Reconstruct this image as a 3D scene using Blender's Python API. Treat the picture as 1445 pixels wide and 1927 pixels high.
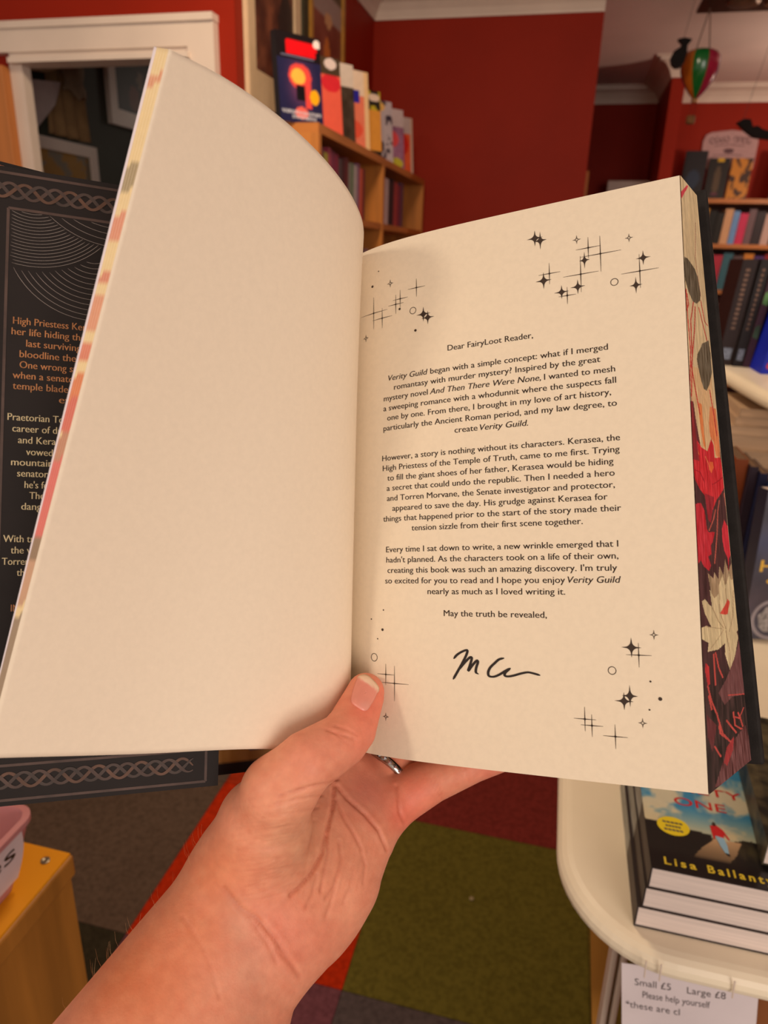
import bpy, math, random
import numpy as np
from mathutils import Matrix, Vector

# ------------------------------------------------------------------ scene reset
for o in list(bpy.data.objects):
    bpy.data.objects.remove(o, do_unlink=True)
scene = bpy.context.scene
COL = scene.collection
random.seed(4)
RNG = np.random.default_rng(4)

# ------------------------------------------------------------------ camera (1445 x 1927 frame)
F_PX, CX, CY = 1340.0, 722.5, 963.5
# columns = room axes seen from the camera (x right, y up, z back)
R_CAM = np.array([[0.97112131, 0.23681678, 0.02900363],
                  [-0.10756316, 0.32605958, 0.93920994],
                  [0.21296376, -0.91520651, 0.34211617]])
EYE = np.array([0.0, 0.0, 1.5])
cam_data = bpy.data.cameras.new('camera')
cam = bpy.data.objects.new('camera', cam_data)
COL.objects.link(cam)
m4 = Matrix.Identity(4)
for i in range(3):
    for j in range(3):
        m4[i][j] = R_CAM[j][i]
m4.translation = Vector(EYE)
cam.matrix_world = m4
cam_data.sensor_fit = 'VERTICAL'
cam_data.sensor_height = 34.6
cam_data.lens = F_PX / 1927.0 * 34.6
cam_data.clip_start = 0.02
cam_data.dof.use_dof = True
cam_data.dof.focus_distance = 0.298
cam_data.dof.aperture_fstop = 13.0
scene.camera = cam

# ------------------------------------------------------------------ world, lights, exposure
world = bpy.data.worlds.new('shop_ambient')
scene.world = world
world.use_nodes = True
wbg = world.node_tree.nodes['Background']
wbg.inputs[0].default_value = (1.0, 0.83, 0.70, 1)
wbg.inputs[1].default_value = 0.50


def area_light(name, loc, target, size, sizey, power, color):
    d = bpy.data.lights.new(name, 'AREA')
    d.shape = 'RECTANGLE'
    d.size, d.size_y, d.energy, d.color = size, sizey, power, color
    o = bpy.data.objects.new(name, d)
    COL.objects.link(o)
    o.location = loc
    o.rotation_euler = (Vector(target) - Vector(loc)).to_track_quat('-Z', 'Y').to_euler()
    return o


area_light('shop_ceiling_lamp', (-1.05, -0.95, 2.40), (-0.05, 0.3, 1.38), 0.2, 0.2, 6.9, (1.0, 0.84, 0.68))
area_light('shop_window', (1.5, -1.9, 1.75), (-0.1, 0.5, 1.35), 1.5, 1.5, 42, (1.0, 0.86, 0.77))
area_light('shop_floor_fill', (-0.35, 1.25, 2.45), (-0.45, 1.9, 0.9), 0.25, 0.25, 15, (1.0, 0.78, 0.55))  # added fill light without a fitting, brightens the floor


def bulb(name, loc, power, color, r=0.06):
    d = bpy.data.lights.new(name, 'POINT')
    d.energy, d.color, d.shadow_soft_size = power, color, r
    o = bpy.data.objects.new(name, d)
    COL.objects.link(o)
    o.location = loc


bulb('shop_ceiling_fill', (1.45, 4.15, 1.98), 22, (1.0, 0.76, 0.58))  # added out-of-view light that lifts the dark ceiling, no real pendant
bulb('office_bulb', (-1.3, 4.2, 2.2), 3.0, (1.0, 0.85, 0.7))

vs = scene.view_settings
vs.view_transform = 'Standard'
vs.look = 'None'
vs.gamma = 1.0
vs.exposure = -0.06
vs.use_curve_mapping = False


# ------------------------------------------------------------------ helpers
def lin(c):
    c = np.asarray(c, float) / 255.0
    return np.where(c <= 0.04045, c / 12.92, ((c + 0.055) / 1.055) ** 2.4)


def at_cam(p):
    """camera-axes metres (x right, y up, z back) -> room metres"""
    return np.asarray(p, float) @ R_CAM + EYE


def cpt(px, py, d):
    return np.array([(px - CX) / F_PX * d, -(py - CY) / F_PX * d, -d])


MATS = {}


def mat(name, rgb=None, rough=0.6, kind=None, scale=30.0, amt=0.12, bump=0.0, spec=0.35, metal=0.0,
        attr=None, sss=0.0, rgb2=None, bscale=None, coat=0.0):
    if name in MATS:
        return MATS[name]
    m = bpy.data.materials.new(name)
    m.use_nodes = True
    nt = m.node_tree
    N, L = nt.nodes, nt.links
    b = N['Principled BSDF']
    b.inputs['Roughness'].default_value = rough
    b.inputs['Specular IOR Level'].default_value = spec
    b.inputs['Metallic'].default_value = metal
    b.inputs['Coat Weight'].default_value = coat
    if sss:
        b.inputs['Subsurface Weight'].default_value = sss
        b.inputs['Subsurface Radius'].default_value = (1.0, 0.35, 0.2)
        b.inputs['Subsurface Scale'].default_value = 0.004
    tc = N.new('ShaderNodeTexCoord')
    no = N.new('ShaderNodeTexNoise')
    no.inputs['Scale'].default_value = scale
    no.inputs['Detail'].default_value = 5
    mp = N.new('ShaderNodeMapping')
    L.new(tc.outputs['Object'], mp.inputs['Vector'])
    L.new(mp.outputs['Vector'], no.inputs['Vector'])
    if kind == 'wood':
        mp.inputs['Scale'].default_value = (1.0, 1.0, 0.08)
    if kind == 'woodx':
        mp.inputs['Scale'].default_value = (0.08, 0.08, 1.0)
    if kind == 'paperlines':
        mp.inputs['Scale'].default_value = (0.02, 0.02, 1.0)
    mix = N.new('ShaderNodeMix')
    mix.data_type = 'RGBA'
    if attr:
        ca = N.new('ShaderNodeVertexColor')
        ca.layer_name = attr
        mix.blend_type = 'MULTIPLY'
        mix.inputs['Factor'].default_value = 1.0
        L.new(ca.outputs['Color'], mix.inputs['A'])
        rmp = N.new('ShaderNodeMapRange')
        rmp.inputs['From Min'].default_value = 0.3
        rmp.inputs['From Max'].default_value = 0.7
        rmp.inputs['To Min'].default_value = 1.0 - amt
        rmp.inputs['To Max'].default_value = 1.0 + amt * 0.4
        L.new(no.outputs['Fac'], rmp.inputs['Value'])
        L.new(rmp.outputs['Result'], mix.inputs['B'])
    else:
        c = lin(rgb)
        c2 = lin(rgb2) if rgb2 is not None else c * (1 - amt * 2)
        mix.inputs['A'].default_value = (*c2, 1)
        mix.inputs['B'].default_value = (*c, 1)
        rmp = N.new('ShaderNodeMapRange')
        rmp.inputs['From Min'].default_value = 0.32
        rmp.inputs['From Max'].default_value = 0.62
        L.new(no.outputs['Fac'], rmp.inputs['Value'])
        L.new(rmp.outputs['Result'], mix.inputs['Factor'])
    L.new(mix.outputs['Result'], b.inputs['Base Color'])
    if bump:
        n2 = N.new('ShaderNodeTexNoise')
        n2.inputs['Scale'].default_value = bscale or scale * 3
        n2.inputs['Detail'].default_value = 4
        L.new(mp.outputs['Vector'], n2.inputs['Vector'])
        bp = N.new('ShaderNodeBump')
        bp.inputs['Strength'].default_value = bump
        bp.inputs['Distance'].default_value = 0.002
        L.new(n2.outputs['Fac'], bp.inputs['Height'])
        L.new(bp.outputs['Normal'], b.inputs['Normal'])
    MATS[name] = m
    return m


ORIGIN = {}


def link(name, me, parent=None):
    o = bpy.data.objects.new(name, me)
    COL.objects.link(o)
    if parent is not None:
        o.parent = parent
    return o


def tag(o, label, cat, group=None):
    o['label'] = label
    o['category'] = cat
    if group:
        o['group'] = group
    return o


def thing(name, label, cat, loc, group=None):
    o = link(name, None)
    o.location = tuple(map(float, loc))
    o.empty_display_size = 0.05
    ORIGIN[o.name] = np.array(loc, float)
    return tag(o, label, cat, group)


def origin_of(o):
    while o is not None:
        if o.name in ORIGIN:
            return ORIGIN[o.name]
        o = o.parent
    return np.zeros(3)


def mesh(name, verts, faces, material, parent=None, smooth=False, cols=None, label=None):
    """one mesh object from ROOM coordinates"""
    v = np.asarray(verts, float)
    if parent is not None:
        org = origin_of(parent)
    else:
        org = np.array([v[:, 0].mean(), v[:, 1].mean(), v[:, 2].min()])
    me = bpy.data.meshes.new(name)
    if isinstance(faces, np.ndarray):
        faces = faces.tolist()
    me.from_pydata((v - org).tolist(), [], faces)
    if cols is not None:
        ca = me.color_attributes.new('Col', 'FLOAT_COLOR', 'POINT')
        c4 = np.ones((len(v), 4), np.float32)
        c4[:, :3] = cols
        ca.data.foreach_set('color', c4.ravel())
    if smooth:
        me.polygons.foreach_set('use_smooth', np.ones(len(me.polygons), bool))
    me.materials.append(material)
    me.update()
    o = link(name, me, parent)
    if parent is None:
        o.location = org.tolist()
        ORIGIN[o.name] = org
    if label:
        o['label'] = label
    return o


class G:
    """collects geometry for ONE mesh"""

    def __init__(s):
        s.v, s.f, s.c = [], [], []

    def add(s, verts, faces, col=None):
        n = len(s.v)
        s.v += [tuple(map(float, p)) for p in verts]
        s.f += [tuple(int(i) + n for i in f) for f in faces]
        if col is not None:
            s.c += [tuple(col)] * len(verts)

    def box(s, a, b):
        x0, y0, z0 = a
        x1, y1, z1 = b
        s.add([(x0, y0, z0), (x1, y0, z0), (x1, y1, z0), (x0, y1, z0),
               (x0, y0, z1), (x1, y0, z1), (x1, y1, z1), (x0, y1, z1)],
              [(0, 3, 2, 1), (4, 5, 6, 7), (0, 1, 5, 4), (1, 2, 6, 5), (2, 3, 7, 6), (3, 0, 4, 7)])
        return s

    def obox(s, P, ex, ey, ez):
        """box from corner P along three edge vectors"""
        P, ex, ey, ez = map(np.asarray, (P, ex, ey, ez))
        s.add([P, P + ex, P + ex + ey, P + ey, P + ez, P + ex + ez, P + ex + ey + ez, P + ey + ez],
              [(0, 3, 2, 1), (4, 5, 6, 7), (0, 1, 5, 4), (1, 2, 6, 5), (2, 3, 7, 6), (3, 0, 4, 7)])
        return s

    def prism(s, poly, ext):
        """closed prism from 3D polygon and extrusion vector"""
        poly = np.asarray(poly, float)
        n = len(poly)
        s.add(list(poly) + list(poly + np.asarray(ext)),
              [tuple(range(n))[::-1], tuple(range(n, 2 * n))] +
              [(i, (i + 1) % n, n + (i + 1) % n, n + i) for i in range(n)])
        return s

    def tube(s, pts, r, n=8, cap=True):
        pts = [np.asarray(p, float) for p in pts]
        rr = r if hasattr(r, '__len__') else [r] * len(pts)
        base = len(s.v)
        for k, p in enumerate(pts):
            d = pts[min(k + 1, len(pts) - 1)] - pts[max(k - 1, 0)]
            d = d / (np.linalg.norm(d) + 1e-12)
            a = np.cross(d, (0, 0, 1) if abs(d[2]) < .9 else (1, 0, 0))
            a /= np.linalg.norm(a)
            b = np.cross(d, a)
            for i in range(n):
                t = 2 * math.pi * i / n
                s.v.append(tuple(p + rr[k] * (math.cos(t) * a + math.sin(t) * b)))
        for k in range(len(pts) - 1):
            for i in range(n):
                j = (i + 1) % n
                s.f.append((base + k * n + i, base + k * n + j, base + (k + 1) * n + j, base + (k + 1) * n + i))
        if cap:
            s.f.append(tuple(base + i for i in range(n))[::-1])
            s.f.append(tuple(base + (len(pts) - 1) * n + i for i in range(n)))
        return s

    def lathe(s, prof, c, n=24, axis=(0, 0, 1), ax1=(1, 0, 0)):
        """profile of (radius, height) spun round an axis through c"""
        c = np.asarray(c, float)
        ax = np.asarray(axis, float)
        a = np.asarray(ax1, float)
        b = np.cross(ax, a)
        base = len(s.v)
        for r, h in prof:
            for i in range(n):
                t = 2 * math.pi * i / n
                s.v.append(tuple(c + ax * h + r * (math.cos(t) * a + math.sin(t) * b)))
        for k in range(len(prof) - 1):
            for i in range(n):
                j = (i + 1) % n
                s.f.append((base + k * n + i, base + k * n + j, base + (k + 1) * n + j, base + (k + 1) * n + i))
        s.f.append(tuple(base + i for i in range(n))[::-1])
        s.f.append(tuple(base + (len(prof) - 1) * n + i for i in range(n)))
        return s

    def build(s, name, material, parent=None, smooth=False, label=None):
        return mesh(name, s.v, s.f, material, parent, smooth, s.c if s.c else None, label)


def bevel(o, w, seg=2):
    m = o.modifiers.new('edge', 'BEVEL')
    m.width = w
    m.segments = seg
    m.limit_method = 'ANGLE'
    return o


def struct(o):
    o['kind'] = 'structure'
    return o


def grid_faces(nu, nv):
    i, j = np.meshgrid(np.arange(nu - 1), np.arange(nv - 1), indexing='ij')
    a = (i * nv + j).ravel()
    return np.stack([a, a + nv, a + nv + 1, a + 1], 1)


def painted_patch(name, fn, nu, nv, paint, material, parent, smooth=True):
    """fn(u,v)->room points, paint(u,v)->sRGB colours, on a nu x nv grid (u,v in 0..1)"""
    u, v = np.meshgrid(np.linspace(0, 1, nu), np.linspace(0, 1, nv), indexing='ij')
    u, v = u.ravel(), v.ravel()
    return mesh(name, fn(u, v), grid_faces(nu, nv), material, parent, smooth, lin(paint(u, v)))


def inpoly(x, y, poly):
    poly = np.asarray(poly, float)
    r = np.zeros(x.shape, bool)
    j = len(poly) - 1
    for i in range(len(poly)):
        xi, yi, xj, yj = *poly[i], *poly[j]
        c = ((yi > y) != (yj > y))
        with np.errstate(divide='ignore', invalid='ignore'):
            c &= x < (xj - xi) * (y - yi) / (yj - yi + 1e-12) + xi
        r ^= c
        j = i
    return r


def dist_poly(x, y, pts):
    d = np.full(x.shape, 1e9)
    for (ax, ay), (bx, by) in zip(pts[:-1], pts[1:]):
        vx, vy = bx - ax, by - ay
        t = np.clip(((x - ax) * vx + (y - ay) * vy) / (vx * vx + vy * vy + 1e-12), 0, 1)
        d = np.minimum(d, np.hypot(x - ax - t * vx, y - ay - t * vy))
    return d


_NZ = RNG.random((64, 64))


def vnoise(x, y):
    xi, yi = np.floor(x).astype(int), np.floor(y).astype(int)
    fx, fy = x - xi, y - yi
    fx, fy = fx * fx * (3 - 2 * fx), fy * fy * (3 - 2 * fy)
    g = lambda a, b: _NZ[a % 64, b % 64]
    return (g(xi, yi) * (1 - fx) + g(xi + 1, yi) * fx) * (1 - fy) + (g(xi, yi + 1) * (1 - fx) + g(xi + 1, yi + 1) * fx) * fy


def fbm(x, y):
    return 0.5 * vnoise(x, y) + 0.28 * vnoise(2.1 * x + 7, 2.1 * y + 3) + 0.15 * vnoise(4.3 * x, 4.3 * y + 9) + .07 * vnoise(9 * x, 9 * y)


# text: glyph outlines of the built-in font as flat triangles
_TX = {}


def glyphs(txt, shear=0.0, thin=0.0, spacing=1.0):
    key = (txt, shear, thin, spacing)
    if key in _TX:
        return _TX[key]
    cu = bpy.data.curves.new('t', 'FONT')
    cu.body = txt
    cu.shear = shear
    cu.offset = thin
    cu.resolution_u = 3
    cu.space_character = spacing
    ob = bpy.data.objects.new('t', cu)
    COL.objects.link(ob)
    bpy.context.view_layer.update()
    ev = ob.evaluated_get(bpy.context.evaluated_depsgraph_get())
    me = bpy.data.meshes.new_from_object(ev)
    v = np.zeros(len(me.vertices) * 3)
    me.vertices.foreach_get('co', v)
    f = [tuple(p.vertices) for p in me.polygons]
    bpy.data.objects.remove(ob)
    bpy.data.meshes.remove(me)
    bpy.data.curves.remove(cu)
    _TX[key] = (v.reshape(-1, 3)[:, :2], f)
    return _TX[key]


def text_run(segs, thin=0.0, bold=0.0, spacing=1.0):
    """segments [(text, italic)] laid side by side -> (verts2d, faces), unit = font size"""
    V, Fc, x, n = [], [], 0.0, 0
    for s, it in segs:
        v, f = glyphs(s, 0.22 if it else 0.0, thin, spacing)
        if len(v) == 0:
            continue
        x0 = v[:, 0].min()
        for dx in ([0.0, bold] if bold else [0.0]):
            V.append(v + [x - x0 + dx, 0])
            Fc += [tuple(i + n for i in q) for q in f]
            n += len(v)
        x += v[:, 0].max() - x0 + (0.34 if it else 0.26)
    return np.concatenate(V), Fc


def text_part(name, segs, fn, x0, x1, ybase, size, material, parent, thin=0.0, bold=0.0, spacing=1.0, flip=False):
    """text fitted between x0 and x1 on the surface fn(x, y)->room points"""
    if isinstance(segs, str):
        segs = [(segs, False)]
    v, f = text_run(segs, thin, bold, spacing)
    w = v[:, 0].max()
    X = x0 + (x1 - x0) * v[:, 0] / w
    Y = ybase + v[:, 1] * size
    return mesh(name, fn(X, Y), [q[::-1] for q in f] if flip else f, material, parent)


# ================================================================== MATERIALS
M_wall = mat('red_wall_paint', (146, 33, 11), 0.6, spec=.15, amt=0.05, scale=4, bump=0.05, bscale=180)
M_white = mat('white_gloss_paint', (222, 205, 190), 0.4, amt=0.04, scale=6)
M_ceil = mat('ceiling_paint', (226, 208, 200), 0.8, amt=0.04, scale=3)
M_wood = mat('oak_veneer', (190, 118, 48), 0.45, 'wood', 28, 0.16)
M_woodx = mat('oak_veneer_shelf', (185, 112, 46), 0.45, 'woodx', 28, 0.16)
M_print = mat('printed_colour', rough=0.5, attr='Col', amt=0.06, scale=60)
M_gloss = mat('printed_gloss', rough=0.28, attr='Col', amt=0.06, scale=60, spec=0.5)
M_paper = mat('cream_book_paper', (242, 226, 200), 0.8, amt=0.018, scale=420, bump=0.05, bscale=900, spec=0.15)
M_paper2 = mat('white_page_edges', (232, 215, 205), 0.8, 'paperlines', 500, 0.10, spec=0.15)
M_ink = mat('black_print_ink', (64, 49, 39), 0.7, amt=0.05)
M_pen = mat('black_marker_ink', (40, 30, 26), 0.5, amt=0.05)
M_cover = mat('charcoal_cover_cloth', (44, 40, 38), 0.7, amt=0.12, scale=200, bump=0.1, bscale=1500, spec=.12)
M_black = mat('black_card', (18, 16, 16), 0.6, amt=0.1)

# ================================================================== ROOM SHELL
CEIL = 2.50
TX0, TY0, TS = -0.305, 1.05, 0.522
flo = struct(G().box((-3.4, -2.6, -0.06), (2.6, 5.6, -0.006)).build('floor', mat('floor_underlay', (60, 52, 46), 0.9, amt=.1)))
tile_cols = {(0, 0): (92, 84, 34), (0, 1): (112, 44, 38), (-1, 0): (168, 44, 14), (-1, -1): (104, 62, 68), (0, -1): (78, 68, 66),
             (-2, 0): (86, 70, 58), (-2, -1): (52, 46, 34), (-1, 1): (150, 48, 22), (-2, 1): (84, 70, 60), (1, 0): (98, 80, 34),
             (1, 1): (86, 74, 60), (1, -1): (110, 60, 60), (-3, 0): (84, 72, 60), (-3, -1): (100, 58, 40)}
pal = [(86, 72, 60), (112, 44, 38), (92, 84, 34), (104, 62, 68), (150, 48, 22)]
for i in range(-4, 4):
    for j in range(-2, 4):
        c = tile_cols.get((i, j), pal[(i * 3 + j * 5) % 5])
        c = tuple(min(255, int(q * 1.2)) for q in c)
        mm = mat('carpet_%d_%d_%d' % c, c, 0.95, amt=0.16, scale=90, bump=0.7, bscale=520, spec=0.05)
        x, y = TX0 + i * TS, TY0 + j * TS
        G().box((x + .0008, y + .0008, -0.006), (x + TS - .0008, y + TS - .0008, 0.0)).build('carpet_tile', mm, flo)

struct(G().box((-3.4, -0.6, CEIL), (2.6, 5.6, CEIL + 0.1)).build('ceiling', M_ceil))
# wall with the doorway (faces the reader), y = 2.0
YA = 2.0
g = G().box((-3.4, YA, 0), (-1.56, YA + .03, CEIL)).box((-1.56, YA, 1.965), (-1.02, YA + .03, CEIL)).box((-1.02, YA, 0), (-0.9, YA + .03, CEIL))
struct(g.build('wall_door', M_wall))
struct(G().box((-0.94, YA + .03, 0), (-0.9, 3.4, CEIL)).build('wall_left', M_wall))
YC = 3.4
g = G().box((-0.9, YC, 1.72), (0.035, YC + .1, CEIL)).box((-0.9, YC - .012, 0), (0.035, YC + .1, 1.72))
struct(g.build('wall_back', M_wall))
struct(G().box((-0.06, YC + .1, 0), (0.035, 5.25, CEIL)).build('wall_return', M_wall))
YD = 5.24
struct(G().box((0.035, YD, 0), (2.6, YD + .1, CEIL)).build('wall_far', M_wall))
struct(G().box((0.432, 4.55, 0), (0.50, YD, CEIL)).build('wall_pier', M_wall))
struct(G().box((2.5, -0.6, 0), (2.6, YD, CEIL)).build('wall_right', M_wall))


CPROF = [(0, -.088), (.008, -.088), (.010, -.080), (.020, -.058), (.040, -.034), (.066, -.020), (.078, -.018), (.080, -.008), (.10, -.007), (.10, 0), (0, 0)]


def cornice(p0, p1, out, name):
    """coved cornice: stepped profile extruded from p0 to p1, 'out' = into the room"""
    p0, p1, out = (np.array([*q, 0.0]) for q in (p0, p1, out))
    prof = CPROF
    A = [p0 + out * a + np.array([0, 0, CEIL + b]) for a, b in prof]
    g = G().prism(A, p1 - p0)
    return struct(g.build(name, M_white))


cornice((-0.9, YC), (0.035, YC), (0, -1), 'trim_1')
cornice((-0.9, YA + .0), (-0.9, YC), (1, 0), 'trim_2')
cornice((0.035, YD), (0.432, YD), (0, -1), 'trim_3')
cornice((0.50, YD), (2.5, YD), (0, -1), 'trim_4')
g = G()
for k, (a_, b_) in enumerate(CPROF[:-1]):
    g.v += [(0.432 - a_, 4.55 - a_, CEIL + b_), (0.50 + a_, 4.55 - a_, CEIL + b_), (0.50 + a_, YD - .09, CEIL + b_), (0.432 - a_, YD - .09, CEIL + b_)]
for k in range(len(CPROF) - 2):
    g.f += [(4 * k + i, 4 * k + (i + 1) % 4, 4 * k + 4 + (i + 1) % 4, 4 * k + 4 + i) for i in range(4)]
g.f += [(3, 2, 1, 0), tuple(4 * (len(CPROF) - 2) + i for i in range(4))]
struct(g.build('trim_5', M_white))

# door casing
door = struct(link('door_1', None))
door.location = (-1.29, YA, 0)
ORIGIN[door.name] = np.array([-1.29, YA, 0.0])
g = G().box((-1.70, YA - .03, 1.99), (-0.947, YA, 2.058)).box((-1.70, YA - .038, 2.045), (-0.945, YA, 2.062))
g.build('head_casing', M_white, door)
G().box((-1.56, YA - .045, 1.962), (-1.015, YA + .03, 1.975)).box((-1.57, YA - .022, 1.975), (-1.01, YA, 1.99)).build('head_moulding', M_white, door)
G().box((-1.0225, YA - .03, 0), (-0.947, YA, 1.99)).build('side_casing', M_white, door)
G().box((-1.035, YA - .015, 0), (-1.0225, YA + .03, 1.965)).build('jamb', M_white, door)
G().box((-1.575, YA - .02, 0), (-1.535, YA + .015, 1.965)).build('jamb', M_white, door)
bevel(G().box((-1.633, YA - .05, 0), (-1.576, YA, 1.957)).build('post', mat('oak_door_post', (196, 122, 62), .5, 'wood', 20, .12), door, label='orange oak post beside the white jamb'), .004)

# room seen through the door
M_green = mat('dark_green_wall', (70, 72, 62), 0.7, amt=0.06, scale=3)
struct(G().box((-1.95, YA + .03, 0), (-1.85, 5.0, CEIL)).build('wall_office_side', M_green))
struct(G().box((-1.95, 5.0, 0), (-0.9, 5.1, CEIL)).build('wall_office_back', M_green))

# ================================================================== THE OPEN BOOK
PAGE_W, PAGE_H = 0.150, 0.2286
PR = np.array([[9.10040397e-01, -1.99680870e-04, -4.14519524e-01],
               [4.38705855e-02, 9.94430010e-01, 9.58348982e-02],
               [4.12191518e-01, -1.05398843e-01, 9.04980241e-01]])
PT = np.array([-0.02351685, 0.12237869, -0.33418846])


def rpage(u, v, lift=0.0):
    """right-hand page: u from the gutter, v down from the top (metres)"""
    u, v = np.asarray(u, float), np.asarray(v, float)
    e = 0.01336065 * np.exp(-u / 0.01980924)
    z = -e + 0.00171674 * (u / PAGE_W - .5) * (v / PAGE_H - .5)
    dz = e / 0.01980924
    n = 1 / np.sqrt(1 + dz * dz)
    P = np.stack([u - lift * dz * n, -v, z + lift * n], -1)
    return at_cam(P @ PR.T + PT)


def spline(pts, t):
    """Catmull-Rom through pts, parameter by chord length, t in 0..1 (linear beyond)"""
    P = np.asarray(pts, float)
    k = np.concatenate([[0], np.cumsum(np.linalg.norm(np.diff(P, axis=0), axis=1))])
    k /= k[-1]
    T = np.zeros_like(P)
    T[1:-1] = (P[2:] - P[:-2]) / (k[2:] - k[:-2])[:, None]
    T[0] = (P[1] - P[0]) / (k[1] - k[0]) * 1.0
    T[-1] = (P[-1] - P[-2]) / (k[-1] - k[-2])
    t = np.asarray(t, float)
    i = np.clip(np.searchsorted(k, t, side='right') - 1, 0, len(P) - 2)
    h = (k[i + 1] - k[i])
    s = np.clip((t - k[i]) / h, 0, 1)[:, None]
    h = h[:, None]
    out = ((2 * s ** 3 - 3 * s ** 2 + 1) * P[i] + (s ** 3 - 2 * s ** 2 + s) * h * T[i] +
           (-2 * s ** 3 + 3 * s ** 2) * P[i + 1] + (s ** 3 - s ** 2) * h * T[i + 1])
    return out + np.clip(t - 1, 0, None)[:, None] * T[-1]


def bez(P, t):
    P = np.asarray(P, float)
    t = np.asarray(t, float)[:, None]
    return (1 - t) ** 3 * P[0] + 3 * (1 - t) ** 2 * t * P[1] + 3 * (1 - t) * t * t * P[2] + t ** 3 * P[3]


L_TOP = spline(bez([[-0.0182, 0.1211, -0.3459], [0.0101, 0.1206, -0.3025], [-0.0325, 0.1473, -0.2561], [-0.0649, 0.1398, -0.215]],
                   np.linspace(0, 1, 9)), np.linspace(0, 1, 9))
L_BOT = np.array([[-0.0178, -0.1063, -0.3226], [-0.0160, -0.1035, -0.3020], [-0.0443, -0.0925, -0.2780],
                  [-0.0892, -0.0857, -0.2520], [-0.1262, -0.0778, -0.2250]])


def lpage(t, v, back=0.0):
    """left-hand leaf: t 0 gutter .. 1 fore-edge, v 0 top .. 1 bottom"""
    t, v = np.asarray(t, float), np.asarray(v, float)
    A, B = spline(L_TOP, t), spline(L_BOT, t)
    P = A * (1 - v)[:, None] + B * v[:, None]
    P = P + np.outer(back, [-0.30, 0.0, -0.95]) if np.ndim(back) else P + back * np.array([-0.30, 0.0, -0.95])
    return at_cam(P)


bk_base = at_cam([0.0, -0.112, -0.32])
book = thing('open_book', 'open hardback with a printed letter signed in black ink and a painted flower fore-edge', 'book', bk_base)

# --- right page block
nu, nv = 30, 24
uu, vv = np.meshgrid(np.concatenate([np.linspace(0, .04, 15), np.linspace(.045, PAGE_W, nu - 15)]), np.linspace(0, PAGE_H, nv), indexing='ij')
rp = mesh('right_page', rpage(uu.ravel(), vv.ravel()), grid_faces(nu, nv)[:, ::-1], M_paper, book, True, label='cream page printed with a centred letter and star motifs')
front = rpage(uu.ravel(), vv.ravel(), -0.0004)
TRb, BRb = np.array([0.1266, 0.1284, -0.2889]), np.array([0.1423, -0.0963, -0.2766])
SPt, SPb = np.array([-0.004, 0.121, -0.366]), np.array([-0.004, -0.106, -0.343])
su = (uu / PAGE_W).ravel()[:, None]
sv = (vv / PAGE_H).ravel()[:, None]
backp = at_cam((SPt * (1 - su) + TRb * su) * (1 - sv) + (SPb * (1 - su) + BRb * su) * sv)
gf = grid_faces(nu, nv)
nF = len(front)
ring_idx = [i * nv for i in range(nu)] + [(nu - 1) * nv + j for j in range(1, nv)] + [i * nv + nv - 1 for i in range(nu - 2, -1, -1)] + [j for j in range(nv - 2, 0, -1)]
side = [(a, b, b + nF, a + nF) for a, b in zip(ring_idx, ring_idx[1:] + ring_idx[:1])]
mesh('page_block', np.concatenate([front, backp]), gf[:, ::-1].tolist() + (gf + nF).tolist() + side, mat('page_block_paper', (228, 205, 165), .8, 'paperlines', 600, .08), book)

# --- letter text
LINES = [(0, 18.5, [('Dear FairyLoot Reader,', 0)]),
         (2, 47.6, [('Verity Guild', 1), ('began with a simple concept: what if I merged', 0)]),
         (3, 44.6, [('romantasy with murder mystery? Inspired by the great', 0)]),
         (4, 50.0, [('mystery novel', 0), ('And Then There Were None,', 1), ('I wanted to mesh', 0)]),
         (5, 50.2, [('a sweeping romance with a whodunnit where the suspects fall', 0)]),
         (6, 48.2, [('one by one. From there, I brought in my love of art history,', 0)]),
         (7, 50.2, [('particularly the Ancient Roman period, and my law degree, to', 0)]),
         (8, 15.7, [('create', 0), ('Verity Guild.', 1)]),
         (10, 50.9, [('However, a story is nothing without its characters. Kerasea, the', 0)]),
         (11, 50.6, [('High Priestess of the Temple of Truth, came to me first. Trying', 0)]),
         (12, 48.2, [('to fill the giant shoes of her father, Kerasea would be hiding', 0)]),
         (13, 48.5, [('a secret that could undo the republic. Then I needed a hero', 0)]),
         (14, 48.4, [('and Torren Morvane, the Senate investigator and protector,', 0)]),
         (15, 45.6, [('appeared to save the day. His grudge against Kerasea for', 0)]),
         (16, 50.4, [('things that happened prior to the start of the story made their', 0)]),
         (17, 36.1, [('tension sizzle from their first scene together.', 0)]),
         (19, 48.9, [('Every time I sat down to write, a new wrinkle emerged that I', 0)]),
         (20, 48.8, [("hadn't planned. As the characters took on a life of their own,", 0)]),
         (21, 48.2, [("creating this book was such an amazing discovery. I'm truly", 0)]),
         (22, 49.4, [('so excited for you to read and I hope you enjoy', 0), ('Verity Guild', 1)]),
         (23, 28.7, [('nearly as much as I loved writing it.', 0)]),
         (25, 21.4, [('May the truth be revealed,', 0)])]
V0, DV, UC = 0.0557703, 0.00451894, 0.0740456
rp_fn = lambda X, Y: rpage(X, -Y, 0.00012)
for row, h, segs in LINES:
    text_part('text_line', segs, rp_fn, UC - h / 1000, UC + h / 1000, -(V0 + DV * row), 0.00362, M_ink, rp, thin=-0.004, bold=0.022)

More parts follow.
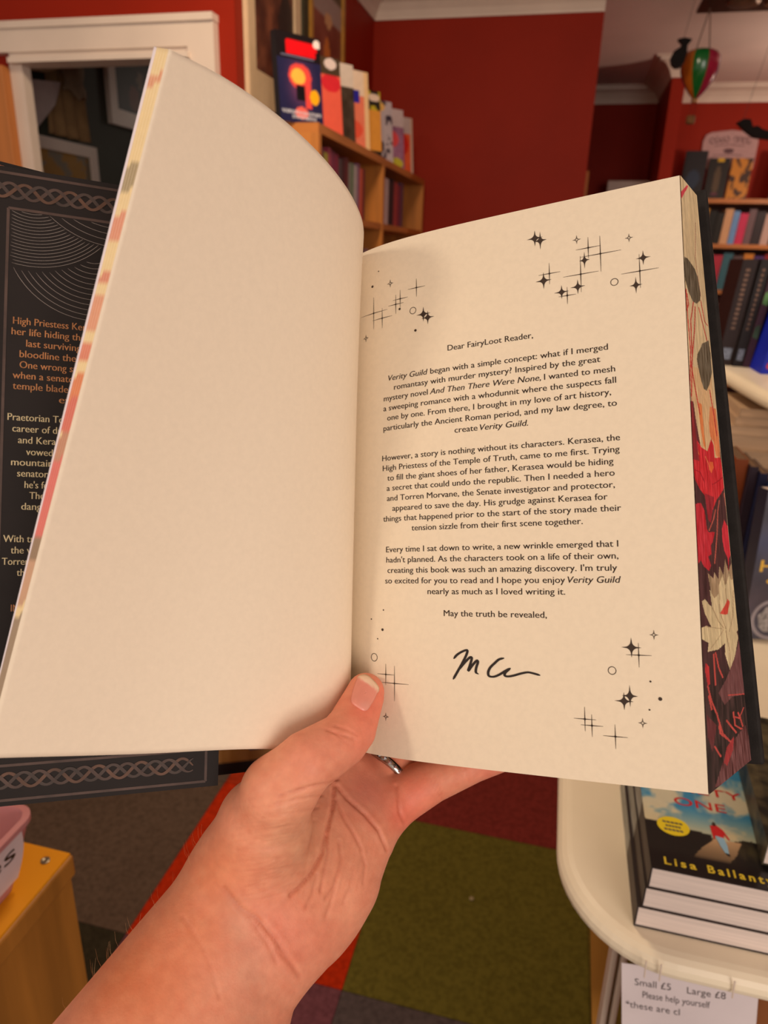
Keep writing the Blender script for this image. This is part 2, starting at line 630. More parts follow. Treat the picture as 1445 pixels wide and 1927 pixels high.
# --- star motifs on the page (mm on the page)
CROSS = [(115.4, 22.0, 4.82, 4.42), (120.0, 25.4, 7.83, 7.45), (112.2, 32.4, 6.93, 7.5), (99.8, 29.8, 4.36, 4.5), (106.7, 40.3, 3.4, 3.54), (134.4, 35.3, 6.87, 6.82), (41.0, 24.6, 4.29, 4.16), (32.8, 28.0, 3.93, 4.21), (30.5, 30.1, 3.99, 4.47), (18.4, 31.4, 7.66, 7.6), (23.2, 34.9, 5.44, 4.76), (24.9, 194.2, 4.43, 4.5), (29.3, 197.7, 6.94, 7.35), (128.8, 181.7, 4.45, 4.43), (108.8, 206.1, 4.11, 4.49), (111.3, 208.3, 4.08, 4.08), (119.6, 211.6, 4.35, 4.4)]
STAR = [(94.2, 13.6, 3.36, 3.44), (96.4, 15.0, 2.67, 3.88), (113.8, 26.9, 2.1, 3.54), (135.8, 30.2, 2.75, 2.99), (97.4, 32.4, 3.29, 3.6), (110.9, 37.4, 2.94, 3.08), (104.5, 38.5, 2.99, 2.89), (132.8, 40.7, 2.36, 3.41), (44.3, 37.4, 3.4, 3.38), (46.4, 39.3, 3.11, 3.13), (126.3, 179.0, 3.55, 3.68), (125.2, 196.6, 2.8, 4.02), (123.1, 198.6, 3.38, 3.26)]
OUTL = [(111.0, 17.7, 1.7), (130.9, 21.1, 1.6), (27.6, 19.6, 1.76), (13.8, 42.2, 1.69), (24.9, 212.0, 1.66), (134.3, 174.2, 1.64), (129.3, 206.0, 1.65)]
CIRC = [(124.9, 38.0, 1.51), (39.2, 34.8, 1.61), (18.7, 187.3, 1.77), (119.2, 187.7, 1.52)]
DOT = [(21.2, 12.1, 0.31), (17.7, 18.5, 0.6), (32.5, 32.7, 0.55), (40.4, 44.1, 0.6), (23.7, 166.7, 0.33), (17.1, 170.8, 0.3), (23.2, 175.2, 0.6), (20.6, 179.2, 0.3), (132.5, 191.0, 0.36), (135.6, 197.0, 0.68), (131.8, 201.1, 0.32)]
SIG = [[(56.8, 186.0), (58.4, 184.3), (60.9, 182.8), (62.8, 182.3), (62.5, 183.9), (60.8, 187.2), (58.3, 191.4), (56.5, 194.3)], [(58.8, 190.5), (61.8, 187.1), (64.1, 185.0), (64.7, 185.2), (64.0, 187.9), (63.1, 190.5), (65.2, 187.9), (66.9, 186.2), (67.3, 186.7), (66.5, 189.2), (66.4, 191.0), (67.5, 191.6)], [(78.2, 184.8), (76.1, 185.4), (74.2, 187.0), (72.3, 188.9), (71.5, 190.7), (71.8, 192.1), (73.7, 192.3), (76.0, 191.4), (78.4, 189.9), (80.7, 188.6)], [(80.7, 188.6), (78.6, 190.4), (78.2, 191.5), (79.3, 191.9), (81.6, 191.5), (84.8, 190.5), (87.5, 189.9), (89.3, 190.1), (92.4, 190.8)]]


def page_flat(name, polys, faces, material=M_ink, lift=0.00013):
    v = np.asarray(polys, float) / 1000
    return mesh(name, rpage(v[:, 0], v[:, 1], lift), faces, material, rp)


def star_poly(u, v, a, b, n=9, k=1.0):
    out = []
    for q in range(4):
        for i in range(n):
            s = i / n
            th = (q + s) * math.pi / 2
            r = (abs(math.cos(th)) ** .47 + abs(math.sin(th)) ** .47) ** (-1 / .47)
            out.append((u + k * a * r * math.cos(th), v + k * b * r * math.sin(th)))
    return out


for (u, v, a, b) in STAR:
    p = star_poly(u, v, a, b)
    page_flat('star_motif', p + [(u, v)], [(i, (i + 1) % 36, 36) for i in range(36)])
for (u, v, a, b) in CROSS:
    t = 0.17
    pts = [(u - a, v - .05), (u, v - t), (u + a, v - .05), (u + a, v + .05), (u, v + t), (u - a, v + .05),
           (u - .05, v - b), (u + .05, v - b), (u + t, v), (u + .05, v + b), (u - .05, v + b), (u - t, v),
           (u - .55, v), (u, v - .55), (u + .55, v), (u, v + .55)]
    page_flat('cross_motif', pts, [(0, 1, 4, 5), (1, 2, 3, 4), (6, 7, 8, 11), (11, 8, 9, 10), (12, 13, 14, 15)])
for (u, v, a) in OUTL:
    o_, i_ = star_poly(u, v, a, a * 1.15, n=6), star_poly(u, v, a * .52, a * .6, n=6)
    page_flat('outline_star_motif', o_ + i_, [(i, (i + 1) % 24, 24 + (i + 1) % 24, 24 + i) for i in range(24)])
for (u, v, r) in CIRC:
    c = [(math.cos(t), math.sin(t)) for t in np.linspace(0, 2 * math.pi, 29)[:-1]]
    page_flat('circle_motif', [(u + r * x, v + r * y) for x, y in c] + [(u + (r - .25) * x, v + (r - .25) * y) for x, y in c],
              [(i, (i + 1) % 28, 28 + (i + 1) % 28, 28 + i) for i in range(28)])
for (u, v, r) in DOT:
    page_flat('dot_motif', [(u + r * math.cos(t), v + r * math.sin(t)) for t in np.linspace(0, 2 * math.pi, 13)[:-1]], [tuple(range(12))])


def ribbon2d(pts, w, sub=6):
    P = spline([(x, y, 0) for x, y in pts], np.linspace(0, 1, len(pts) * sub))[:, :2]
    T = np.gradient(P, axis=0)
    T /= np.linalg.norm(T, axis=1)[:, None] + 1e-9
    Nn = np.stack([-T[:, 1], T[:, 0]], 1)
    n = len(P)
    s = np.linspace(0, 1, n)
    ww = (w * (0.75 + 0.35 * np.abs(T[:, 1])) * np.clip(np.minimum(s, 1 - s) * 14 + .35, 0, 1))[:, None]
    return np.concatenate([P + Nn * ww / 2, P - Nn * ww / 2]), [(i, i + 1, n + i + 1, n + i) for i in range(n - 1)]


for k, s in enumerate(SIG):
    v, f = ribbon2d(s, 0.95)
    page_flat('signature_stroke', v, f, M_pen, 0.00016 + .00002 * k)

# --- painted fore-edge of the right block
TRf, BRf = np.array([0.11317, 0.12892, -0.27275]) + 0, np.array([0.11286, -0.09833, -0.24788]) + 0


def fore_edge(s, t):
    s, t = np.asarray(s)[:, None], np.asarray(t)[:, None]
    P = (TRf * (1 - s) + TRb * s) * (1 - t) + (BRf * (1 - s) + BRb * s) * t
    bow = 4 * t * (1 - t)
    return at_cam(P + np.array([0.00025, 0, 0.00012]) + bow * s * np.array([-0.0006, 0, 0.0004]))


def edge_xy(s, t):
    """drawing board of the fore-edge art: a tall strip, 0..100 wide, 330..1495 long"""
    return s * 100, 330 + t * 1165


def strip(x, y):
    """sketch-sheet coordinates -> strip coordinates (the strip's ends are cut on the slant)"""
    q = (x - (1278 + 55 * (y - 330) / 1165)) / (33 + 46 * (y - 330) / 1165)
    y0, y1 = 330 + 37 * q, 1495 - 65 * q
    return q * 100, 330 + 1165 * (y - y0) / (y1 - y0)


def Z4(*p):
    return [strip(1240 + x / 3.322, 320 + y / 3.322) for x, y in p]


def Z6(*p):
    return [strip(1270 + x / 6.02, 780 + y / 6.02) for x, y in p]


def Z5(*p):
    return [strip(1260 + x / 2.919, 860 + y / 2.919) for x, y in p]


def paint_edge(s, t):
    x, y = edge_xy(s, t)
    c = np.tile(np.array([226., 203., 158.]), (len(x), 1))
    streak = vnoise(x * .35, y * .012)
    c += ((streak - .5) * np.array([[22.], [24.], [26.]])).T
    w = np.clip((y - 800) / 90, 0, 1)[:, None]
    dark = np.array([82., 52., 52.]) + (vnoise(x * .5, y * .03)[:, None] - .5) * np.array([34., 26., 26.])
    c = c * (1 - w) + dark * w
    w2 = np.clip((y - 1230) / 120, 0, 1)[:, None]
    c = c * (1 - w2) + (np.array([58., 44., 42.]) + (vnoise(x * .4, y * .025)[:, None] - .5) * np.array([60., 38., 38.])) * w2

    def fill(poly, col, var=10):
        m = inpoly(x, y, poly)
        c[m] = np.array(col, float) + ((vnoise(x[m] * .9, y[m] * .05) - .5) * 2.6 * var)[:, None]

    def line(pts, col, w):
        m = dist_poly(x * .5, y, [(a * .5, b) for a, b in pts]) < w
        c[m] = col

    fill(Z4((195, 1300), (330, 1300), (390, 1900), (205, 1900)), (228, 190, 140))
    fill(Z6((255, 0), (300, 0), (330, 350), (350, 520), (320, 480), (290, 300)), (238, 140, 82))
    fill(Z6((400, 0), (470, 0), (505, 300), (520, 560), (470, 560), (440, 400), (400, 350), (385, 200)), (236, 140, 88))
    fill(Z6((175, 0), (205, 0), (245, 250), (290, 490), (260, 460), (195, 390)), (112, 52, 54))
    fill(Z6((205, 0), (225, 0), (270, 250), (298, 490), (285, 480), (240, 250)), (226, 196, 150))
    for a in [[(165, 800), (178, 1000), (195, 1200), (190, 1460)], [(215, 860), (196, 1000), (205, 1250), (200, 1500)], [(225, 900), (220, 1060), (200, 1300), (255, 1600)],
              [(250, 900), (280, 1010), (305, 1100)], [(265, 850), (290, 980), (310, 1000)], [(172, 830), (182, 900), (170, 940)], [(320, 1420), (345, 1560), (365, 1700)]]:
        line(Z4(*a), (198, 74, 64), 1.1)
    line(Z4((232, 340), (228, 580), (245, 690), (265, 820)), (170, 120, 100), .7)
    fill(Z4((128, 150), (172, 92), (180, 100), (135, 192)), (222, 76, 88))
    fill(Z4((155, 585), (175, 590), (205, 625), (225, 650), (245, 700), (262, 800), (260, 850), (235, 878), (210, 870), (180, 810), (160, 740), (153, 640)), (104, 94, 74), 30)
    fill(Z4((318, 1095), (330, 1180), (338, 1300), (320, 1380), (300, 1430), (280, 1425), (262, 1370), (245, 1300), (235, 1245), (240, 1205), (262, 1160), (270, 1130), (300, 1110)), (106, 96, 76), 30)
    red = (214, 48, 56)
    fill(Z6((195, 380), (260, 460), (300, 510), (365, 530), (410, 370), (440, 440), (450, 580), (520, 560), (545, 680), (560, 900), (520, 980), (470, 1060), (420, 1200), (400, 1240), (370, 1200), (330, 1050), (280, 1000), (225, 900), (210, 790)), red, 22)
    fill(Z6((390, 650), (430, 640), (438, 700), (410, 775), (390, 740)), (240, 112, 66))
    fill(Z6((200, 455), (225, 450), (275, 600), (262, 606)), (238, 108, 70))
    line(Z6((340, 600), (380, 680), (390, 740)), (240, 120, 80), .9)
    for a in [[(215, 790), (280, 800), (330, 900)], [(545, 780), (460, 870), (420, 900)]]:
        line(Z6(*a), (168, 30, 44), .8)
    fill(Z6((330, 1030), (440, 1040), (420, 1200), (400, 1350), (370, 1320), (350, 1180)), (160, 44, 54), 14)
    fill(Z6((228, 1180), (290, 1150), (330, 1230), (355, 1420), (370, 1460), (445, 1440), (420, 1560), (400, 1600), (405, 1700), (370, 1740), (400, 1830), (380, 1900), (320, 1860), (290, 1800), (258, 1850), (240, 1500)), (208, 50, 62), 18)
    fill(Z6((555, 1270), (585, 1320), (610, 1330), (632, 1550), (634, 1630), (605, 1700), (598, 1860), (590, 1700), (550, 1620), (530, 1500), (528, 1380)), (216, 52, 66))
    for a in [[(500, 1060), (480, 1200), (470, 1450), (440, 1800)], [(455, 1180), (430, 1300), (380, 1440)], [(560, 960), (600, 1250)]]:
        line(Z6(*a), (196, 96, 82), .9)
    lily = [(345, 590), (375, 960), (360, 985), (368, 1010), (350, 1110), (322, 1205), (295, 1120), (295, 1060), (260, 1100), (205, 1122), (210, 1075), (178, 1060), (175, 1000), (200, 985), (225, 990), (190, 920), (175, 860), (190, 845), (215, 870), (228, 880), (215, 790), (232, 800), (205, 700), (235, 722), (240, 685), (262, 722), (268, 645), (290, 690), (300, 600), (318, 660)]
    fill(Z5(*lily), (224, 204, 158), 8)
    fill(Z5((205, 700), (235, 722), (240, 685), (262, 722), (268, 645), (290, 690), (300, 600), (318, 660), (345, 590), (350, 690), (300, 740), (262, 800), (240, 830), (222, 800)), (176, 150, 116), 14)
    fill(Z5((262, 760), (285, 690), (300, 760), (322, 670), (345, 760), (350, 860), (300, 900), (262, 860)), (228, 208, 162), 6)
    for a in [[(262, 760), (270, 900), (300, 980)], [(300, 760), (310, 900)], [(345, 760), (340, 900), (320, 990)], [(228, 880), (262, 950), (290, 980)], [(290, 985), (260, 1040), (215, 1110)], [(300, 990), (320, 1100), (322, 1190)], [(200, 990), (280, 985)]]:
        line(Z5(*a), (186, 160, 122), .6)
    fill(Z5((268, 906), (296, 855), (312, 815), (324, 830), (310, 900), (295, 905)), (222, 82, 66))
    fill(Z5((380, 1000), (405, 1190), (412, 1310), (330, 1340), (290, 1390), (260, 1330), (300, 1250), (345, 1130)), (122, 78, 78), 12)
    fill(Z5((400, 1480), (445, 1660), (300, 1790), (240, 1820), (300, 1620)), (112, 68, 68), 30)
    fill(Z5((200, 1450), (250, 1500), (230, 1640), (205, 1560)), (112, 56, 58), 14)
    fill(Z5((195, 1180), (212, 1200), (218, 1290), (205, 1300), (192, 1220)), (206, 60, 62))
    fill(Z5((337, 1548), (332, 1620), (302, 1705), (285, 1690), (300, 1610)), (176, 62, 64))
    for a in [[(205, 1300), (225, 1380), (250, 1440), (280, 1540), (320, 1580)], [(245, 1120), (262, 1200), (282, 1245)], [(235, 1130), (240, 1200), (245, 1290)], [(335, 1420), (345, 1490), (380, 1505)], [(390, 1390), (370, 1440), (385, 1490)], [(300, 1470), (350, 1528)],
              [(360, 1420), (375, 1450), (345, 1445)], [(240, 1610), (270, 1660)], [(262, 1500), (268, 1540), (310, 1570)], [(210, 1350), (225, 1420)], [(310, 1335), (410, 1310)]]:
        line(Z5(*a), (206, 84, 76), .9)
    fill(Z4((198, 1470), (250, 1900), (205, 1900)), (150, 48, 52), 12)
    c *= (.86 + .28 * vnoise(x * 1.1, y * .008 + 4))[:, None]
    return np.clip(c, 5, 250)


painted_patch('painted_fore_edge', fore_edge, 80, 900, paint_edge, mat('painted_page_edge', rough=0.6, attr='Col', amt=0.16, scale=900, kind='wood'), book)

# --- left leaves
nt_, nvv = 34, 26
for k in range(6):
    ext = 0.0068 * k
    t, v = np.meshgrid(np.concatenate([np.linspace(0, 0.3, 14), np.linspace(.33, .985, nt_ - 16), [0.0, 0.0]]), np.linspace(0, 1, 121), indexing='ij')
    t = t.ravel()
    v = v.ravel()
    fan = (1 - .62 * v)
    nvn = 121
    t2 = t.copy()
    t2[-2 * nvn:-nvn] = 0.99 + (ext - .0065) * fan[-2 * nvn:-nvn] if k else .99
    t2[-nvn:] = 1 + ext * fan[-nvn:]
    bck = (0.0001 + 0.00045 * k * np.clip(t2 * 1.5, 0, 1)) if k else np.zeros_like(t2)
    P = lpage(t2, v, bck)
    base = np.tile(lin((242, 226, 202)), (len(t2), 1))
    if 0 < k < 5:
        y = 92 + v * 1335
        ec = np.tile(np.array([240., 214., 160.]), (len(t2), 1))
        for y0, y1, cc in [(138, 158, (226, 156, 118)), (300, 348, (170, 150, 112)), (392, 442, (226, 150, 120)), (500, 520, (222, 140, 112)), (540, 610, (228, 158, 124)), (628, 665, (226, 132, 104)), (690, 735, (226, 130, 80)), (735, 800, (220, 108, 92)), (800, 850, (200, 140, 110)), (850, 1000, (226, 112, 104)), (1000, 1040, (150, 122, 96)), (1040, 1128, (206, 160, 128)), (1150, 1320, (160, 136, 112))]:
            ec[(y > y0 + (k - 2) * 2) & (y < y1 + (k - 2) * 2)] = cc
        m = np.arange(len(t2)) >= len(t2) - nvn
        base[m] = lin(ec[m])
    if k == 5:
        base[t2 > .99] = lin((236, 224, 226))
    lf = mesh('left_page' if k == 0 else 'leaf', P, grid_faces(nt_, nvn), mat('leaf_paper', rough=.8, attr='Col', amt=.025, scale=420, bump=.05, bscale=900, spec=.15), book, True, base)
    so = lf.modifiers.new('paper', 'SOLIDIFY')
    so.thickness = 0.00012
    so.offset = 0

# --- dust-jacket front flap with its printing
FR = np.array([[9.44650165e-01, 2.41751207e-02, 3.27187454e-01],
               [-2.56624177e-02, 9.99670640e-01, 2.28763999e-04],
               [-3.27074161e-01, -8.61252305e-03, 9.44959426e-01]])
FT = np.array([-0.0672493, -0.11071561, -0.28836298])


def flap(u, v, lift=0.0):
    """u from the flap's free edge towards the fold, v up from the foot (metres)"""
    u, v = np.asarray(u, float), np.asarray(v, float)
    return at_cam(np.stack([-u, v, np.zeros_like(u) + lift], -1) @ FR.T + FT)


M_jacket = mat('jacket_charcoal', (40, 34, 32), 0.6, amt=.1, scale=40, spec=.15)
M_copper = mat('jacket_dull_copper', (84, 64, 56), 0.6, amt=.2, scale=120)
M_gold = mat('jacket_gold_ink', (206, 138, 84), 0.5, amt=.1, scale=100)
M_cream = mat('jacket_cream_ink', (226, 206, 160), 0.5, amt=.05, scale=100)
FW, FH = 0.099, 0.2365
fl = mesh('jacket_flap', np.concatenate([flap([0, FW, FW, 0], [0, 0, FH, FH], z) for z in (-.0004, 0)]),
          [(0, 1, 2, 3), (7, 6, 5, 4), (0, 4, 5, 1), (1, 5, 6, 2), (2, 6, 7, 3), (3, 7, 4, 0)], M_jacket, book, label='charcoal jacket flap with knotwork border and blurb text')


def flap_line(name, pts, w, material, lift=.00012):
    v, f = ribbon2d(pts, w, 2) if len(pts) > 2 else (None, None)
    if v is None:
        (a, b), (c, d) = pts
        n = np.array([-(d - b), c - a]) / math.hypot(c - a, d - b) * w / 2
        v, f = np.array([[a, b] + n, [c, d] + n, [c, d] - n, [a, b] - n]).reshape(-1, 2), [(0, 1, 2, 3)]
    v = np.asarray(v) / 1000
    return mesh(name, flap(v[:, 0], v[:, 1], lift), f, material, fl)


for a in [[(5.0, 234.2), (96, 234.2)], [(5, 2.2), (96, 2.2)], [(5.0, 2.2), (5.0, 234.2)], [(15, 221.3), (81.6, 221.3)], [(81.6, 221.3), (81.6, 15)], [(15, 15), (81.6, 15)]]:
    flap_line('border_rule', a, 1.0, M_copper)


def braid(v0, u0, u1, amp=2.7, period=15.5):
    n = int((u1 - u0) / .55)
    us = np.linspace(u0, u1, n)
    for ph in range(3):
        th = 2 * math.pi * (us / period + ph / 3)
        y = v0 + amp * np.sin(th)
        pts = list(zip(us, y))
        V, Fc = ribbon2d(pts, 1.25, 1)
        V = V / 1000
        lift = .00012 + .0001 * (1 + np.cos(np.concatenate([th, th]) * 1.0 + 2.1 * ph))
        mesh('knotwork_strand', flap(V[:, 0], V[:, 1], lift), Fc, [M_copper, mat('jacket_copper_b', (100, 70, 54), .6, amt=.2, scale=120), mat('jacket_copper_c', (72, 58, 52), .6, amt=.2, scale=120)][ph], fl)


braid(227.8, 10, 95)
braid(9.4, 10, 95)
M_fine = mat('jacket_fine_line', (150, 138, 130), 0.5, amt=.1)


def arcs(cu, cv, rads, keep):
    for r in rads:
        run = []
        for th in np.linspace(math.pi, 2 * math.pi, 90):
            u, v = cu + r * math.cos(th), cv + r * math.sin(th)
            if keep(u, v) and v < 220.6 and u < 80.8:
                run.append((u, v))
            else:
                if len(run) > 3:
                    flap_line('fan_arc', run, .16, M_fine)
                run = []
        if len(run) > 3:
            flap_line('fan_arc', run, .16, M_fine)


c1, c2 = (73.7, 233.5, 34.0), (45.4, 245.7, 33.6)
in1 = lambda u, v: math.hypot(u - c1[0], v - c1[1]) <= c1[2] + .3
in2 = lambda u, v: math.hypot(u - c2[0], v - c2[1]) <= c2[2] + .3
arcs(c2[0], c2[1], np.arange(26.4, 33.7, 2.4), lambda u, v: True)
arcs(c1[0], c1[1], np.arange(13.4, 34.1, 1.22), lambda u, v: not in2(u, v))
arcs(52.3, 212.9, np.arange(8.2, 30.3, 2.0), lambda u, v: not in1(u, v) and not in2(u, v))
FLT = [(79.0, 53.9, 178.6, 'High Priestess Ker', 0), (79.4, 54.1, 174.6, 'her life hiding the', 0), (74.4, 55.5, 170.5, 'last surviving', 0), (76.5, 57.2, 166.4, 'bloodline the', 0), (76.4, 56.9, 162.4, 'One wrong st', 0), (78.6, 57.7, 158.4, 'when a senato', 0), (78.5, 59.6, 154.4, 'temple blade', 0), (62.7, 58.6, 150.3, 'ey', 0),
       (79.9, 60.8, 142.8, 'Praetorian To', 1), (78.2, 61.5, 138.6, 'career of dr', 1), (76.2, 62.1, 134.4, 'and Keras', 1), (73.4, 64.3, 130.1, 'vowed', 1), (78.3, 64.2, 126.1, 'mountain', 1), (76.2, 64.6, 122.0, 'senators', 1), (73.6, 65.5, 117.8, "he's fo", 1), (71.9, 66.7, 113.8, 'The', 1), (74.5, 67.6, 109.7, 'dang', 1),
       (80.2, 69.8, 97.6, 'With tr', 1), (77.6, 70.7, 93.4, 'the v', 1), (80.4, 71.3, 89.2, 'Torren', 1), (75.4, 72.8, 85.1, 'th', 1), (77.0, 74.4, 71.9, 'IN', 0)]
for ul, ur, vb, s, cr in FLT:
    text_part('blurb_line', s, lambda X, Y: flap(X, Y, .00015), ul / 1000, ur / 1000, vb / 1000, .0038, M_cream if cr else M_gold, fl, thin=-.006, bold=.032)


# --- boards and spine
def slab(name, A, thick, material, label=None, bev=.0008):
    """A = inner corners [top-a, top-b, bottom-b, bottom-a] in camera metres; thickness goes to the back"""
    A = np.asarray(A, float)
    n = np.cross(A[1] - A[0], A[3] - A[0])
    n /= np.linalg.norm(n)
    if n[2] > 0:
        n = -n
    B = A + n * thick
    o = mesh(name, at_cam(np.concatenate([A, B])), [(0, 1, 2, 3), (7, 6, 5, 4), (0, 4, 5, 1), (1, 5, 6, 2), (2, 6, 7, 3), (3, 7, 4, 0)], material, book, label=label)
    return bevel(o, bev)


# front board: lies behind the flap, hinged at the spine
fa, fb = np.array([-0.1560, 0.1325, -0.2600]), np.array([-0.0130, 0.1300, -0.3560])
fc, fd = np.array([-0.0125, -0.1215, -0.3500]), np.array([-0.1560, -0.1085, -0.2620])
slab('front_board', [fa, fb, fc, fd], .003, M_cover, 'dark front board behind the jacket flap')


def on_board(s, t, lift=.0004):
    s, t = np.asarray(s)[:, None], np.asarray(t)[:, None]
    n = np.cross(fb - fa, fd - fa)
    n = n / np.linalg.norm(n)
    n = n if n[2] > 0 else -n
    return at_cam((fa * (1 - s) + fb * s) * (1 - t) + (fd * (1 - s) + fc * s) * t + n * lift)


def paint_endpaper(s, t):
    c = np.tile(np.array([176., 124., 60.]), (len(s), 1))
    c += ((fbm(s * 40, t * 6) - .5) * 60)[:, None]
    w = np.clip((.5 - t) / .2, 0, 1)[:, None]
    c = c * (1 - w) + np.array([206., 120., 84.]) * w
    m = inpoly(s * 100, t * 100, [(45, 90), (60, 93), (80, 96.6), (70, 96.4), (52, 95.6)])
    c[m] = (84, 96, 130)
    c[t > .984] = (28, 20, 22)
    return c


painted_patch('endpaper', lambda s, t: on_board(s * .985 + .005, t * .985 + .008), 80, 160, paint_endpaper, M_print, book)
ba, bb = cpt(1329, 353, .2935), np.array([0.004, 0.127, -0.374])
bc, bd = np.array([0.004, -0.113, -0.352]), cpt(1439, 1441, .2810)
slab('back_board', [ba, bb, bc, bd], .003, M_cover, 'charcoal back board standing proud of the pages', .0012)
# rounded spine strip
sp0t, sp0b, sp1t, sp1b = bb, bc, fb, fc
V = []
ns = 9
for i in range(ns):
    s = i / (ns - 1)
    off = np.array([0, 0, -0.012 * math.sin(math.pi * s) - .003])
    V += [sp0t * (1 - s) + sp1t * s + off, sp0b * (1 - s) + sp1b * s + off]
sp = mesh('spine', at_cam(V), [(2 * i, 2 * i + 2, 2 * i + 3, 2 * i + 1) for i in range(ns - 1)], M_cover, book, True)
so = sp.modifiers.new('thick', 'SOLIDIFY')
so.thickness = .002

# ================================================================== THE READER'S HAND
def hc(p):
    return cpt(p[0], p[1], p[2]), p[3] * p[2] / F_PX


CH = {  # chains of (x, y, depth, radius) along the bones
    'radius': [(160, 2030, .258, 108), (300, 1855, .275, 100), (418, 1692, .290, 84), (458, 1632, .294, 82)],
    'ulna': [(415, 2040, .270, 112), (462, 1865, .288, 84), (540, 1745, .302, 72), (590, 1700, .312, 68)],
    'mid': [(290, 2030, .262, 110), (385, 1860, .282, 86), (490, 1710, .300, 74)],
    'thenar': [(448, 1642, .294, 82), (498, 1552, .284, 90), (524, 1494, .276, 66)],
    'thumb': [(524, 1488, .273, 66), (578, 1434, .272, 58), (643, 1393, .282, 50), (660, 1372, .2875, 48), (685, 1312, .2998, 37.5), (688, 1302, .3012, 35)],
    'm_index': [(490, 1680, .304, 70), (565, 1545, .316, 62), (620, 1440, .337, 52)],
    'm_mid': [(520, 1690, .306, 66), (612, 1560, .320, 58), (668, 1468, .338, 46)],
    'm_ring': [(560, 1690, .309, 64), (645, 1570, .322, 57), (692, 1508, .336, 45)],
    'hypo': [(585, 1712, .310, 66), (640, 1642, .313, 74), (686, 1575, .321, 56), (712, 1530, .329, 50)],
    'pinky': [(716, 1524, .332, 52), (760, 1496, .335, 47), (812, 1468, .336, 41), (890, 1437, .335, 34), (948, 1420, .333, 29)],
    'ring_f': [(692, 1503, .337, 45), (728, 1451, .343, 42), (775, 1396, .356, 38), (822, 1315, .366, 36), (848, 1238, .360, 31)],
    'mid_f': [(668, 1468, .339, 46), (694, 1385, .368, 42), (722, 1275, .380, 38), (755, 1185, .376, 32)],
    'index_f': [(620, 1440, .338, 50), (618, 1355, .372, 43), (640, 1245, .386, 38), (665, 1155, .384, 32)],
}
CHM = {k: [hc(p) for p in v] for k, v in CH.items()}
# the forearm runs on to the elbow, below the reader's left side
CHM['radius'].insert(0, (np.array([-.222, -.352, -.170]), .034))
CHM['ulna'].insert(0, (np.array([-.196, -.368, -.182]), .036))
CHM['mid'].insert(0, (np.array([-.208, -.360, -.176]), .036))


def chain_d(P, ch):
    d = np.full(P.shape[:-1], 1e3)
    for (a, ra), (b, rb) in zip(ch[:-1], ch[1:]):
        ab = b - a
        t = np.clip(((P - a) @ ab) / (ab @ ab), 0, 1)
        q = np.linalg.norm(P - a - t[..., None] * ab, axis=-1) - (ra + (rb - ra) * t)
        d = np.minimum(d, q)
    return d


def smin(a, b, k):
    h = np.maximum(k - np.abs(a - b), 0) / k
    return np.minimum(a, b) - h * h * k * .25


def hand_sdf(P):
    d = smin(smin(chain_d(P, CHM['radius']), chain_d(P, CHM['ulna']), .03), chain_d(P, CHM['mid']), .03)
    palm = smin(smin(chain_d(P, CHM['m_index']), chain_d(P, CHM['m_mid']), .012), smin(chain_d(P, CHM['m_ring']), chain_d(P, CHM['hypo']), .014), .014)
    d = smin(d, palm, .022)
    d = smin(d, chain_d(P, CHM['thenar']), .010)
    fing = np.minimum(np.minimum(chain_d(P, CHM['pinky']), chain_d(P, CHM['ring_f'])), np.minimum(chain_d(P, CHM['mid_f']), chain_d(P, CHM['index_f'])))
    d = smin(d, fing, .004)
    return smin(d, chain_d(P, CHM['thumb']), .006)


